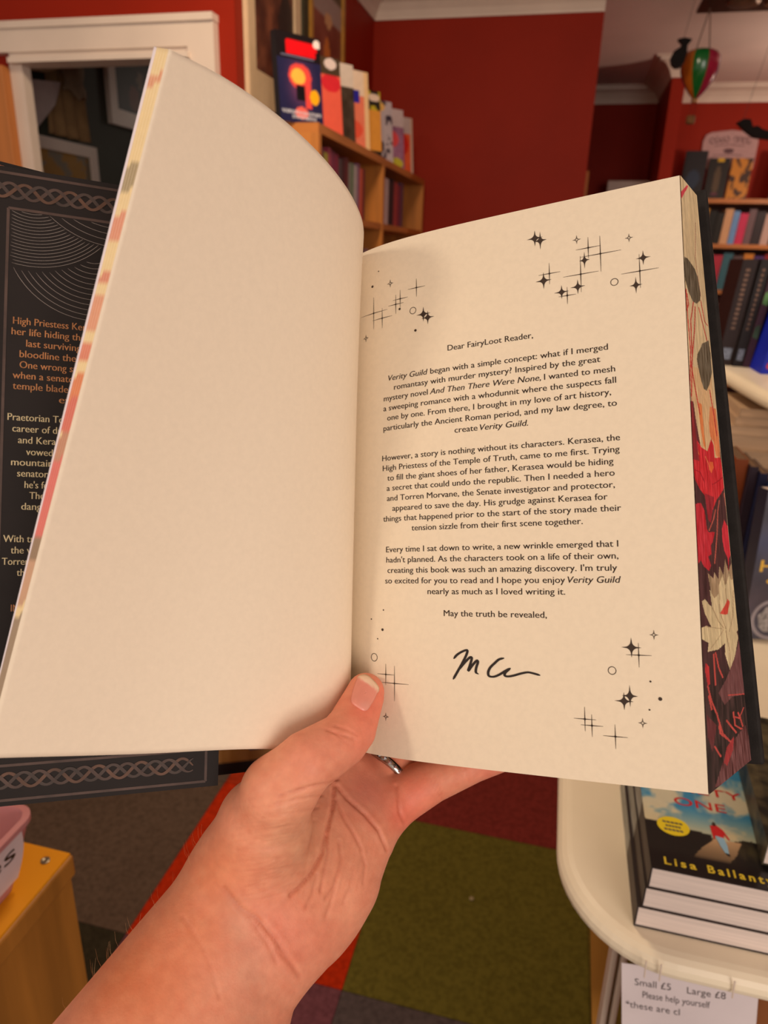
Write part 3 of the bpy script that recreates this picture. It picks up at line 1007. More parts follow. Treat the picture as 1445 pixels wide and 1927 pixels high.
def surface_nets(lo, hi, h, fn):
    n = np.ceil((hi - lo) / h).astype(int) + 1
    B = 8
    nb = (n + B - 1) // B
    ctrs = np.stack(np.meshgrid(*[lo[i] + h * (B * np.arange(nb[i]) + (B - 1) / 2) for i in range(3)], indexing='ij'), -1)
    dc = fn(ctrs)
    V = np.empty(nb * B, np.float32)
    V.reshape(nb[0], B, nb[1], B, nb[2], B)[:] = np.where(dc < 0, -1, 1)[:, None, :, None, :, None]
    near = np.argwhere(np.abs(dc) < h * B * .95 + .004)
    loc = np.stack(np.meshgrid(*[np.arange(B)] * 3, indexing='ij'), -1)
    for q in range(0, len(near), 400):
        bl = near[q:q + 400]
        I = bl[:, None, None, None, :] * B + loc
        V[I[..., 0], I[..., 1], I[..., 2]] = fn(lo + h * I)
    V = np.ascontiguousarray(V[:n[0], :n[1], :n[2]])
    S = V < 0
    nc = n - 1
    tot = np.zeros(nc, np.uint8)
    for o in np.ndindex(2, 2, 2):
        tot += S[o[0]:o[0] + nc[0], o[1]:o[1] + nc[1], o[2]:o[2] + nc[2]]
    ijk = np.argwhere((tot > 0) & (tot < 8))
    del tot
    idx = np.full(nc, -1, np.int32)
    idx[ijk[:, 0], ijk[:, 1], ijk[:, 2]] = np.arange(len(ijk))
    acc, cnt = np.zeros((len(ijk), 3)), np.zeros(len(ijk))
    val = lambda o: V[ijk[:, 0] + o[0], ijk[:, 1] + o[1], ijk[:, 2] + o[2]]
    for axis in range(3):
        oth = [a for a in range(3) if a != axis]
        for da in (0, 1):
            for db in (0, 1):
                o0 = [0, 0, 0]
                o0[oth[0]], o0[oth[1]] = da, db
                o1 = list(o0)
                o1[axis] = 1
                v0, v1 = val(o0), val(o1)
                m = (v0 < 0) != (v1 < 0)
                add = np.tile(np.array(o0, float), (m.sum(), 1))
                add[:, axis] += v0[m] / (v0[m] - v1[m])
                acc[m] += add
                cnt[m] += 1
    verts = lo + h * (ijk + acc / cnt[:, None])
    faces = []
    for axis in range(3):
        b, c = (axis + 1) % 3, (axis + 2) % 3
        sl0 = [slice(1, nc[k]) for k in range(3)]
        sl0[axis] = slice(0, nc[axis])
        sl1 = list(sl0)
        sl1[axis] = slice(1, nc[axis] + 1)
        s0, s1 = S[tuple(sl0)], S[tuple(sl1)]
        e = np.argwhere(s0 != s1)
        flip = s0[s0 != s1]
        base = e + np.array([0 if k == axis else 1 for k in range(3)])

        def cell(ob, oc):
            q = base.copy()
            q[:, b] += ob
            q[:, c] += oc
            return idx[q[:, 0], q[:, 1], q[:, 2]]
        Q = np.stack([cell(-1, -1), cell(0, -1), cell(0, 0), cell(-1, 0)], 1)
        Q[~flip] = Q[~flip][:, ::-1]
        faces.append(Q[(Q >= 0).all(1)])
    return verts, np.concatenate(faces)


HL, HH = np.array([-.262, -.410, -.412]), np.array([.068, -.030, -.128])
hv, hf = surface_nets(HL, HH, .00096, hand_sdf)


def grad(P, e=.0006):
    g = np.stack([hand_sdf(P + np.eye(3)[k] * e) - hand_sdf(P - np.eye(3)[k] * e) for k in range(3)], -1)
    return g / (np.linalg.norm(g, axis=1)[:, None] + 1e-9)


for _ in range(2):
    gn_ = grad(hv)
    hv = hv - gn_ * np.clip(hand_sdf(hv), -.001, .001)[:, None]
gn_ = grad(hv)
# creases, folds and soft tone of the skin, laid out over the palm
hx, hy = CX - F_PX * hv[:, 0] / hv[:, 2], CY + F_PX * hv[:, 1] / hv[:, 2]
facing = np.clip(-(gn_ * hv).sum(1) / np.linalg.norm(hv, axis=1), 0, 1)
Zh = lambda *p: [(380 + x / 2.408, 1230 + y / 2.408) for x, y in p]
CREASE = [  # (points, width, depth)
    (Zh((612, 570), (560, 590), (480, 605), (350, 645)), 4.0, .0012),
    (Zh((598, 590), (592, 690), (565, 800), (545, 900), (500, 990), (440, 1060), (400, 1095)), 5.0, .0022),
    (Zh((605, 660), (640, 740), (690, 820), (720, 880)), 4.0, .0010),
    (Zh((610, 600), (660, 660), (740, 730), (800, 800), (838, 890)), 4.5, .0016),
    (Zh((565, 820), (570, 900), (550, 1000), (535, 1080)), 4.0, .0011),
    (Zh((620, 850), (630, 930), (600, 1050), (560, 1110)), 4.0, .0009),
    (Zh((720, 890), (740, 960), (730, 1040)), 4.0, .0006),
    (Zh((880, 600), (885, 640), (895, 720), (918, 770)), 4.0, .0012),
    (Zh((1030, 560), (1060, 620), (1085, 655)), 3.0, .0007), (Zh((1047, 555), (1090, 640)), 3.0, .0006),
    (Zh((1190, 520), (1212, 585)), 3.0, .0005),
    (Zh((560, 345), (640, 372), (695, 390)), 3.0, .0008), (Zh((600, 328), (660, 345), (705, 372)), 3.0, .0007), (Zh((590, 350), (630, 385), (670, 420)), 2.6, .0005),
    (Zh((300, 690), (420, 665), (545, 640)), 3.0, .0007), (Zh((270, 745), (400, 725), (530, 695)), 3.0, .0005),
    (Zh((230, 800), (400, 780), (520, 755)), 3.0, .0003),
    (Zh((150, 890), (300, 880), (480, 850)), 3.0, .0004), (Zh((180, 940), (330, 930), (480, 905)), 3.0, .0004),
    (Zh((170, 990), (350, 975), (500, 940)), 3.0, .0004), (Zh((210, 1035), (350, 1015), (470, 985)), 3.0, .0004),
    (Zh((260, 1080), (360, 1060), (440, 1030)), 3.0, .0004),
    (Zh((100, 1060), (170, 1150), (250, 1200), (330, 1290), (400, 1400), (440, 1460)), 7.0, .0011),
    (Zh((60, 1040), (150, 1130), (230, 1220), (290, 1300), (340, 1400)), 5.0, .0005),
    (Zh((330, 1340), (380, 1390), (430, 1420)), 4.0, .0005),
    (Zh((520, 1000), (500, 1090), (470, 1150)), 5.0, .0007), (Zh((600, 1060), (580, 1140), (560, 1190)), 5.0, .0006),
    (Zh((690, 960), (670, 1060), (640, 1130)), 5.0, .0004),
    (Zh((-90, 1190), (0, 1330), (40, 1420), (80, 1560)), 5.0, .0004),
]
disp = np.zeros(len(hv))
tone = np.zeros(len(hv))
rl = np.random.default_rng(11)
for i in range(26):   # fine lines across the ball of the thumb
    y0 = 1500 + i * 8 + rl.uniform(-3, 3)
    x0, x1 = 440 + rl.uniform(-15, 40) + (i > 14) * 10, 590 - rl.uniform(0, 40) - i * 1.2
    CREASE.append(([(x0, y0 + 10), ((x0 + x1) / 2, y0 + 3 + rl.uniform(-3, 3)), (x1, y0 - 12)], 2.4, rl.uniform(.00018, .00042)))
for i in range(14):   # lines fanning across the heel of the hand
    x0 = 575 + i * 11
    CREASE.append(([(x0, 1570 + rl.uniform(-20, 20)), (x0 - 8, 1620), (x0 - 25, 1670 + rl.uniform(-15, 15))], 2.6, rl.uniform(.0001, .00028)))
for i in range(12):   # wrist
    x0 = 430 + i * 9
    CREASE.append(([(x0, 1680 + i * 5), (x0 + 30, 1722 + i * 5), (x0 + 48, 1765 + i * 4)], 2.6, rl.uniform(.0001, .00026)))
for pts, w, dp in CREASE:
    q = dist_poly(hx, hy, pts)
    w = w * .62
    e = np.exp(-(q / w) ** 2)
    disp -= dp * .62 * e
    disp += dp * .10 * np.exp(-((q - 2.6 * w) / (1.6 * w)) ** 2)
    tone = np.maximum(tone, e * min(1, dp / .0014))
hv = hv + gn_ * (disp * np.clip(facing * 2 - .2, 0, 1))[:, None]
skin = np.tile(np.array([236., 156., 124.]), (len(hv), 1))


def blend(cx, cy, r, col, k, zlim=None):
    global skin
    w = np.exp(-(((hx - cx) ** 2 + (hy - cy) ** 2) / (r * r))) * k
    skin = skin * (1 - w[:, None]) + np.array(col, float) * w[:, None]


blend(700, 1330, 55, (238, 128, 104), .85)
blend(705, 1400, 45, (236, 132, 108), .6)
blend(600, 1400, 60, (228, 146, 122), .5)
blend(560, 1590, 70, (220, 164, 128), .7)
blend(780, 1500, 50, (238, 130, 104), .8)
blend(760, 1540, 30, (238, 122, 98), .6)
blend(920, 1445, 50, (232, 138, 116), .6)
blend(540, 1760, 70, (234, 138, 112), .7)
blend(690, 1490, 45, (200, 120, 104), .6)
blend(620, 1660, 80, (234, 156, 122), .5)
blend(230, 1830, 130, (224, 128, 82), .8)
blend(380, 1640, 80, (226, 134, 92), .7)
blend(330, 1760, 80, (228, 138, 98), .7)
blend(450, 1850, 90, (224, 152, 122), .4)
vein = np.exp(-(dist_poly(hx, hy, [(430, 1700), (470, 1800), (480, 1927)]) / 30) ** 2) * .25
skin = skin * (1 - vein[:, None]) + np.array([186., 136., 112.]) * vein[:, None]
skin = skin * (1 - .30 * tone[:, None]) + np.array([176., 86., 62.]) * .30 * tone[:, None]
skin += ((fbm(hx * .05, hy * .05) - .5) * 22)[:, None] * np.array([.5, 1, .9])
M_skin = mat('skin', rough=.5, attr='Col', amt=.07, scale=260, bump=.07, bscale=1100, sss=.2, spec=.3)
hand_o = at_cam([-.208, -.380, -.176])
person = thing('person', "bare left hand and forearm gripping the open book with the thumb in the gutter", 'person', hand_o)
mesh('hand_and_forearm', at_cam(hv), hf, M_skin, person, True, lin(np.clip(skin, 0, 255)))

# thumb nail, laid on the thumb's surface
NAIL = [(671.6, 1279), (664.5, 1300), (661.6, 1321.5), (672, 1331), (687, 1338), (698, 1325), (705.6, 1311.5), (710.6, 1295.7), (698, 1279), (688, 1272.5), (678, 1273.5)]


def march(px, py, d0=.20):
    d = np.full(len(px), d0)
    ray = np.stack([(px - CX) / F_PX, -(py - CY) / F_PX, -np.ones(len(px))], 1)
    for _ in range(60):
        d = d + np.clip(hand_sdf(ray * d[:, None]), -.004, .02) * .8
    return ray * d[:, None]


nr, na = 9, 40
ctr = np.array([686.5, 1306.0])
poly = np.array(NAIL + [NAIL[0]])
seg = spline([(x, y, 0) for x, y in poly], np.linspace(0, 1, na + 1))[:-1, :2]
rr = np.linspace(0, 1, nr)
npx = np.concatenate([ctr + (seg - ctr) * r for r in rr])
NP = march(npx[:, 0], npx[:, 1])
ng = grad(NP)
edge = np.repeat(rr, na)
tipw = np.clip((1290 - npx[:, 1] + (npx[:, 0] - 690) * .75) / 3.0, 0, 1)
lift = .0006 - .0007 * edge ** 5 + .0006 * tipw * edge
NPo = NP + ng * lift[:, None]
ncol = np.tile(np.array([236., 150., 132.]), (len(npx), 1))
ncol = ncol * (1 - tipw[:, None]) + np.array([242., 206., 174.]) * tipw[:, None]
lun = np.exp(-(((npx[:, 0] - 684) / 12) ** 2 + ((npx[:, 1] - 1330) / 7) ** 2))[:, None] * .4
ncol = ncol * (1 - lun) + np.array([226., 170., 158.]) * lun
nf = [(r * na + i, r * na + (i + 1) % na, (r + 1) * na + (i + 1) % na, (r + 1) * na + i) for r in range(nr - 1) for i in range(na)]
nl = mesh('thumb_nail', at_cam(NPo), nf, mat('nail', rough=.3, attr='Col', amt=.04, scale=300, spec=.5), person, True, lin(ncol), label='short pink thumb nail with pale tip')
so = nl.modifiers.new('thick', 'SOLIDIFY')
so.thickness = .0004

# fine hair along the forearm
g = G()
cand = np.argwhere((hx > 120) & (hx < 420) & (hy > 1560) & (hy < 1900) & (facing < .42) & (hx < 640 - .2 * (hy - 1500)))[:, 0]
for i in rl.choice(cand, 60):
    n_ = gn_[i]
    d_ = n_ * .75 + np.array([.25, .45, .0]) + rl.normal(0, .18, 3)
    d_ /= np.linalg.norm(d_)
    L_ = rl.uniform(.003, .0065)
    p0 = hv[i]
    g.tube([at_cam(p0), at_cam(p0 + d_ * L_ * .5), at_cam(p0 + d_ * L_ + np.array([.0006, .0012, 0]))], [.000035, .00003, .000012], 3, False)
hr = g.build('arm_hair', mat('pale_hair', (224, 172, 124), .5, amt=.1), person)
hr['kind'] = 'stuff'

# ring on the ring finger
ra_, rb_ = np.array(CHM['ring_f'][0][0]), np.array(CHM['ring_f'][2][0])
ctr3 = np.array(CHM['ring_f'][1][0]) + np.array([0.0, .0004, 0])
axd = rb_ - ra_
axd /= np.linalg.norm(axd)
e1 = np.cross(axd, [0, 0, 1.0])
e1 /= np.linalg.norm(e1)
e2 = np.cross(axd, e1)
ring = thing('finger_ring', 'silver ring set with small clear stones on the ring finger', 'ring', at_cam(ctr3))
nn = 48
gv, gfc = [], []
for k, (r, h) in enumerate([(.0112, -.0020), (.0125, -.0016), (.0127, 0), (.0125, .0016), (.0112, .0020)]):
    for i in range(nn):
        th = 2 * math.pi * i / nn
        gv.append(ctr3 + axd * h + r * (math.cos(th) * e1 + math.sin(th) * e2))
for k in range(5):
    for i in range(nn):
        j = (i + 1) % nn
        kk = (k + 1) % 5
        gfc.append((k * nn + i, k * nn + j, kk * nn + j, kk * nn + i))
M_silver = mat('silver', (200, 196, 190), .2, metal=1.0, amt=.1, scale=300)
mesh('band', at_cam(gv), gfc, M_silver, ring, True)
for i in range(26):
    th = 2 * math.pi * i / 26
    rad = math.cos(th) * e1 + math.sin(th) * e2
    tan = -math.sin(th) * e1 + math.cos(th) * e2
    c0 = ctr3 + rad * .0126
    q = [c0 + axd * .0011, c0 + tan * .0013, c0 - axd * .0011, c0 - tan * .0013, c0 + rad * .0011]
    mesh('stone', at_cam(q), [(0, 1, 4), (1, 2, 4), (2, 3, 4), (3, 0, 4), (3, 2, 1, 0)], mat('clear_stone', (225, 225, 230), .05, metal=.85, amt=.05), ring)


# ================================================================== BOOKS (generic builder)
def pmat(rgb, rough=.5):
    return mat('cover_%d_%d_%d' % tuple(rgb), rgb, rough, amt=.06, scale=50, spec=.2)


def make_book(name, label, P, ex, ey, ez, cover, group=None, pages=None, cat='book'):
    """P = corner at spine/foot/back; ex spine->fore-edge, ey foot->head, ez back->front (edge vectors)"""
    P, ex, ey, ez = (np.asarray(q, float) for q in (P, ex, ey, ez))
    c = P + ex / 2 + ey / 2 + ez / 2
    z = min((P + a * ex + b * ey + d * ez)[2] for a in (0, 1) for b in (0, 1) for d in (0, 1))
    t = thing(name, label, cat, (c[0], c[1], z), group)
    ux, uz = ex / np.linalg.norm(ex), ez / np.linalg.norm(ez)
    th = min(.0012, np.linalg.norm(ez) * .12)
    pr = [P, P + ex, P + ex + uz * th, P + ux * th + uz * th, P + ux * th + ez - uz * th, P + ex + ez - uz * th, P + ex + ez, P + ez]
    g = G()
    n = 8
    V = [p for p in pr] + [p + ey for p in pr]
    g.add(V, [(0, 1, 2, 3), (0, 3, 4, 7), (4, 5, 6, 7), (11, 10, 9, 8), (15, 12, 11, 8), (15, 14, 13, 12)] + [(i, i + n, (i + 1) % n + n, (i + 1) % n) for i in range(n)])
    g.build('cover', cover, t)
    uy = ey / np.linalg.norm(ey)
    G().obox(P + ux * th + uz * th + uy * .0008, ex - ux * (th + .0012), ey - uy * .0016, ez - uz * 2 * th).build('page_block', pages or M_paper2, t)
    return t


def plane_fn(O, U, V, lift=.0003):
    """O corner, U/V edge vectors; returns fn on 0..1 coordinates"""
    O, U, V = (np.asarray(q, float) for q in (O, U, V))
    n = np.cross(U, V)
    n /= np.linalg.norm(n)
    return lambda a, b: O + np.outer(a, U) + np.outer(b, V) + n * lift


# ================================================================== DISPLAY STAND (right)
st = thing('display_stand', 'white painted tiered display stand with a rounded table corner', 'display stand', (.5, 1.1, 0))


def rounded_outline(x0, y0, x1, y1, r, n=14):
    """left side, rounded near-left corner, near edge; room plan"""
    pts = [(x1, y1), (x0, y1), (x0, y0 + r[1])]
    for i in range(1, n):
        a = math.pi / 2 * i / n
        pts.append((x0 + r[0] * (1 - math.cos(a)), y0 + r[1] * (1 - math.sin(a))))
    return pts + [(x0 + r[0], y0), (x1, y0)]


def tier(name, outline, ztop, th, nose):
    """board with a rounded nosing: outline offset over a half-round profile"""
    O = np.array(outline)
    c = O.mean(0)
    n = len(O)
    T = np.roll(O, -1, 0) - np.roll(O, 1, 0)
    T /= np.linalg.norm(T, axis=1)[:, None]
    Nn = np.stack([T[:, 1], -T[:, 0]], 1)
    if ((O - c) * Nn).sum() < 0:
        Nn = -Nn
    V, Fc = [], []
    prof = []
    for k in range(9):
        a = math.pi * k / 8
        prof.append((-nose + nose * math.sin(a), ztop - th / 2 + th / 2 * math.cos(a)))
    for off, z in prof:
        for i in range(n):
            V.append((*(O[i] + Nn[i] * off), z))
    for k in range(8):
        for i in range(n):
            j = (i + 1) % n
            Fc.append((k * n + i, k * n + j, (k + 1) * n + j, (k + 1) * n + i))
    Fc.append(tuple(range(n)))
    Fc.append(tuple(range(8 * n, 9 * n))[::-1])
    o = mesh(name, V, Fc, M_top, st, False)
    return o


M_top = mat('cream_gloss_paint', (250, 236, 208), .35, amt=.05, scale=5, spec=.4)
tier('table_top', rounded_outline(.053, .477, 1.3, 1.85, (.10, .11)), .95, .024, .014)
tier('upper_shelf', [(1.3, 1.85), (.316, 1.85), (.317, 1.66), (.319, 1.54), (.325, 1.43), (.333, 1.32), (.345, 1.22), (.365, 1.14), (.40, 1.06), (.46, 1.01), (.56, 1.0), (1.3, 1.0)], 1.303, .028, .014)
G().box((.34, 1.42, 1.130), (1.3, 1.85, 1.150)).build('middle_shelf', M_top, st)
G().box((.60, 1.60, .95), (.63, 1.80, 1.13)).build('riser', M_top, st)
G().box((.60, 1.60, 1.15), (.63, 1.80, 1.277)).build('riser', M_top, st)
M_brown = mat('brown_board', (150, 92, 52), .55, 'wood', 20, .12)
G().box((.146, .56, 0), (1.3, .585, .926)).build('base_panel', M_brown, st, label='brown wooden panel under the white table top')
G().obox((.087, .60, .926), (.022, 0, 0), (0, .02, 0), (.125, 0, -.926)).build('leg', mat('pine_leg', (200, 140, 60), .5, 'wood', 20, .14), st)
bevel(G().obox((.117, .535, .40), (.006, 0, 0), (0, .02, 0), (-.006, .0, .52)).build('batten', M_white, st), .002)
bevel(G().obox((.126, .535, .40), (.006, 0, 0), (0, .02, 0), (-.006, .0, .52)).build('batten', M_white, st), .002)
for x in (.127, .139, .196):
    G().tube([(x, .4762, .948), (x + .0006, .474, .932)], .0007, 6).build('staple', M_white, st)

# hand-written price sign hanging below the near edge
sg = thing('price_sign', 'white paper with handwritten prices hung below the white table edge', 'sign', (.165, .49, .74))
P0, PU, PV = np.array([.135, .497, .757]), np.array([.112, .004, .008]), np.array([-.022, .0, .158])
G().obox(P0, PU, PV, (.0, .0006, 0)).build('paper', mat('white_paper', (226, 214, 216), .8, amt=.03, scale=20), sg)
fn = plane_fn(P0, PU, PV, .0004)
M_felt = mat('grey_felt_pen', (88, 78, 80), .7, amt=.15, scale=80)
for a0, a1, b, s in [(.10, .37, .853, 'Small £5'), (.49, .77, .850, 'Large £8'), (.16, .66, .765, 'Please help yourself'), (.03, .44, .675, '*these are cl')]:
    text_part('handwriting', s, fn, a0, a1, b, .072, M_felt, sg, thin=-.008)

# stack of three paperbacks, the top one showing its cover
gb = (.119, .507)
GW, GH, GT = .112, .178, .0232
M_cov_g = pmat((60, 50, 48))


def paint_spine(u, v):
    c = np.tile(np.array([150., 130., 110.]), (len(u), 1))
    n = fbm(u * 9, v * 5)
    c = np.where((v > .45)[:, None], np.array([150., 150., 140.]) + (n[:, None] - .5) * 130, np.array([62., 48., 42.]) + (n[:, None] - .5) * 60)
    return np.clip(c, 10, 240)


for k, (dx, dy) in enumerate([(0, 0), (.003, -.0005), (.0045, -.001)]):
    z = .9502 + k * GT
    lab = ['bottom paperback of the three-book stack on the white table', 'middle paperback of the three-book stack on the white table', 'paperback on top of the stack with cloudy sky cover and red title'][k]
    P = np.array([gb[0] + dx, gb[1] + dy, z])
    b = make_book('paperback', lab, P, (GW, 0, 0), (0, GH, 0), (0, 0, GT - .0004), M_cov_g, 'three paperbacks stacked on the white table')
    painted_patch('spine_print', plane_fn(P + np.array([0, GH, 0]), (0, -GH, 0), (0, 0, GT - .0004), .0002), 60, 8, lambda u, v: paint_spine(v + 3, 1 - u), M_print, b)
    if k == 2:
        def paint_cover(u, v):
            v = np.where(v < .5, v * 1.3 + .02, v * .66 + .34)
            n = fbm(u * 5 + 2, v * 7)
            n2 = fbm(u * 9 + 5, v * 6 + 2)
            sky = np.array([70., 150., 190.]) * (1 - n[:, None]) + np.array([60., 130., 180.]) * n[:, None]
            cl = np.clip((n - .40) * 6, 0, 1)[:, None]
            c = sky * (1 - cl) + np.array([214., 208., 180.]) * cl
            wv = np.clip((.62 - v) / .2, 0, 1)[:, None]
            c = c * (1 - wv * .75) + np.array([222., 206., 160.]) * wv * .75
            hill = .395 + .05 * np.sin(u * 5 + 2.2) + .03 * (n2 - .5)
            hill = np.where(u < .5, .44 - .10 * u + .03 * (n2 - .5), .355 + .04 * (n2 - .5) + .05 * np.exp(-((u - .8) / .12) ** 2))
            m = v < hill
            c[m] = (np.array([34., 30., 28.]) + np.clip(n2[m] - .45, 0, 1)[:, None] * np.array([150., 140., 70.]) * np.clip((u[m] - .45) * 2.2, 0, 1)[:, None])
            road = np.abs(u - (.52 + .10 * np.clip((v - .25) / .12, -1, 1))) < .13 - .25 * np.clip(v - .25, 0, .3)
            m2 = m & road & (v > .17) & (v < .37)
            c[m2] = np.array([196., 160., 120.]) * (.55 + .5 * ((v[m2] - .17) / .2))[:, None]
            lo_ = np.clip((.2 - v) / .06, 0, 1)[:, None]
            c = c * (1 - lo_) + np.array([26., 20., 20.]) * lo_
            mo = np.hypot((u - .66) * .63, v - .90) < .035
            c[mo] = (206, 190, 160)
            return np.clip(c, 8, 250)
        cf = plane_fn(P + np.array([0, 0, GT - .0004]), (GW, 0, 0), (0, GH, 0), .0002)
        cov = painted_patch('cover_print', cf, 90, 140, paint_cover, M_gloss, b)
        cf2 = plane_fn(P + np.array([0, 0, GT - .0004]), (GW, 0, 0), (0, GH, 0), .0005)
        M_redt = mat('red_title_ink', (208, 44, 44), .4, amt=.05)
        M_yel = mat('yellow_ink', (236, 206, 60), .4, amt=.1, scale=200)
        text_part('title', 'ONE', cf2, .26, .67, .47, .085, M_redt, b, thin=.004)
        text_part('title', 'GUILTY', cf2, .10, .83, .585, .085, M_redt, b, thin=.004)
        text_part('author_name', 'Lisa', cf2, .10, .33, .035, .064, M_yel, b, thin=.022, spacing=1.4)
        text_part('author_name', 'Ballantyne', cf2, .41, 1.0, .035, .064, M_yel, b, thin=.022, spacing=1.4)
        th = np.linspace(0, 2 * math.pi, 37)[:-1]
        mesh('quote_badge', cf2(.215 + .125 * np.cos(th), .30 + .065 * np.sin(th)), [tuple(range(36))], mat('badge_yellow', (240, 214, 40), .4, amt=.04), b)
        cf3 = plane_fn(P + np.array([0, 0, GT - .0004]), (GW, 0, 0), (0, GH, 0), .0007)
        for bb, w in ((.318, .16), (.292, .12), (.266, .15)):
            for q in range(5):
                x0 = .215 - w / 2 + w * q / 5
                mesh('badge_text', cf3([x0, x0 + w / 6.2, x0 + w / 6.2, x0], [bb, bb - .003, bb + .009, bb + .011]), [(0, 1, 2, 3)], M_felt, b)
        for nm, pl_, cc in [('figure_coat', [(.505, .55), (.555, .565), (.60, .53), (.635, .455), (.622, .45), (.60, .49), (.59, .46), (.525, .47), (.525, .44), (.51, .44)], (208, 36, 40)),
                            ('figure_trousers', [(.528, .47), (.59, .46), (.602, .40), (.598, .33), (.572, .335), (.548, .39)], (150, 190, 214)),
                            ('figure_head', [(.522, .565), (.535, .59), (.552, .585), (.555, .562), (.54, .552)], (70, 50, 44)),
                            ('figure_shoe', [(.572, .338), (.60, .332), (.606, .315), (.585, .318)], (30, 30, 40))]:
            q = np.array(pl_) * [1, .80] + [0, -.088]
            mesh(nm, cf3(q[:, 0], q[:, 1]), [tuple(range(len(q)))], mat('fig_%d_%d_%d' % cc, cc, .5, amt=.08), b)

# dark books next to it
M_darkcov = mat('dark_woodland_cover', (30, 28, 24), .4, amt=.3, scale=60, rgb2=(92, 82, 58))
for k in range(3):
    make_book('thriller_paperback', ['lowest dark paperback stacked to the right of the red-titled paperbacks', 'second dark paperback stacked beside the red-titled paperbacks', 'third dark paperback stacked beside the red-titled paperbacks'][k],
              (.2375 + .002 * k, .517 + .003 * k, .9502 + .0242 * k), (.125, 0, 0), (0, .19, 0), (0, 0, .0240), M_darkcov, 'dark paperbacks stacked on the white table')
a = math.radians(-3)
make_book('thriller_paperback', 'dark paperback with pale tree bark pattern lying askew across two stacks', (.214, .530, 1.0232), (.125 * math.cos(a), .125 * math.sin(a), .0), (-.19 * math.sin(a), .19 * math.cos(a), 0), (0, 0, .0235), M_darkcov, 'dark paperbacks stacked on the white table')

# face-out book standing on the table
P = np.array([.318, 1.108, .9502])
ex, ey, ez = np.array([.150, .030, 0]), np.array([0, .03, .233]), np.array([.006, -.030, .004])
b = make_book('hardback_novel', 'upright dark blue hardback with yellow lettering and a round silver emblem', P, ex, ey, ez, pmat((36, 34, 52)))


def paint_fo(u, v):
    c = np.tile(np.array([52., 48., 64.]), (len(u), 1)) + ((fbm(u * 6, v * 8) - .5) * 50)[:, None]
    m = np.exp(-((v - .66) / .10) ** 2)[:, None]
    c = c * (1 - m * .5) + np.array([66., 78., 130.]) * m * .5
    m = np.exp(-((v - .28) / .12) ** 2)[:, None]
    c = c * (1 - m * .5) + np.array([70., 48., 56.]) * m * .5
    return np.clip(c, 8, 220)


painted_patch('cover_print', plane_fn(P + ez, ex, ey, .0003), 30, 50, paint_fo, M_gloss, b)
ff = plane_fn(P + ez, ex, ey, .0006)
M_goldt = mat('gold_title_ink', (226, 180, 60), .4, amt=.06)
text_part('title', 'H', ff, .055, .20, .465, .11, M_goldt, b, thin=.012)
text_part('title', 'c', ff, .14, .22, .385, .07, M_goldt, b, thin=.01)
text_part('title', 'Y', ff, .20, .42, .68, .16, mat('white_title_ink', (228, 224, 214), .4, amt=.03), b, thin=.012)
text_part('title', 'A', ff, .22, .44, .615, .09, M_goldt, b, thin=.012)
th = np.linspace(0, 2 * math.pi, 41)[:-1]
ec = lambda r: ff(.265 + r * np.cos(th) * 1.0, .14 + r * np.sin(th) * .66)
mesh('emblem_rim', np.concatenate([ec(.21), ec(.175)]), [(i, (i + 1) % 40, 40 + (i + 1) % 40, 40 + i) for i in range(40)], mat('emblem_rim', (150, 140, 144), .35, amt=.1), b)
mesh('emblem', ff(.265 + .14 * np.cos(th) * (1 + .08 * np.sin(7 * th)), .14 + .14 * np.sin(th) * .66 * (1 + .08 * np.cos(9 * th))), [tuple(range(40))], mat('emblem_knot', (168, 160, 158), .4, amt=.4, scale=160), b)
# row of upright books behind it, spines to the reader
for k, (x, w, h, cc, lb) in enumerate([(.300, .020, .244, (128, 62, 30), 'rust brown upright book at the open end of the row'), (.3215, .013, .236, (52, 40, 52), 'narrow dark plum upright book beside the rust one'), (.336, .012, .229, (34, 36, 66), 'slim navy upright book in the row'),
                                       (.3495, .024, .216, (44, 62, 112), 'mid blue upright book behind the dark blue hardback'), (.375, .02, .214, (60, 62, 40), 'olive upright book behind the dark blue hardback'), (.397, .026, .213, (90, 84, 96), 'grey upright book behind the dark blue hardback'), (.425, .022, .21, (40, 34, 30), 'black brown upright book behind the dark blue hardback')]):
    make_book('upright_book', lb, (x + .012, 1.27 - .012 * k, .9502), (0, .10, 0), (0, 0, h - .004), (w, 0, 0), pmat(cc), 'upright books on the white table', mat('dark_tan_page_edges', (120, 92, 70), .8, 'paperlines', 500, .12))  # page edges coloured dark tan so the book tops don't stand out white
# books lying flat on the middle shelf, page edges to the reader
zz = 1.1502
for k, (th_, x, y, lb) in enumerate([(.030, .318, 1.378, 'lowest'), (.026, .322, 1.385, 'second'), (.017, .318, 1.382, 'third'), (.015, .325, 1.386, 'fourth'), (.016, .330, 1.384, 'topmost')]):
    make_book('flat_paperback', lb + ' paperback lying flat with page edges out below the upper white shelf', (x, y, zz), (.28, 0, 0), (0, .17, 0), (0, 0, th_), pmat((190, 160, 130)), 'paperbacks lying flat under the upper shelf', mat('tan_page_edges', (214, 180, 146), .8, 'paperlines', 500, .12))
    zz += th_ + .0004
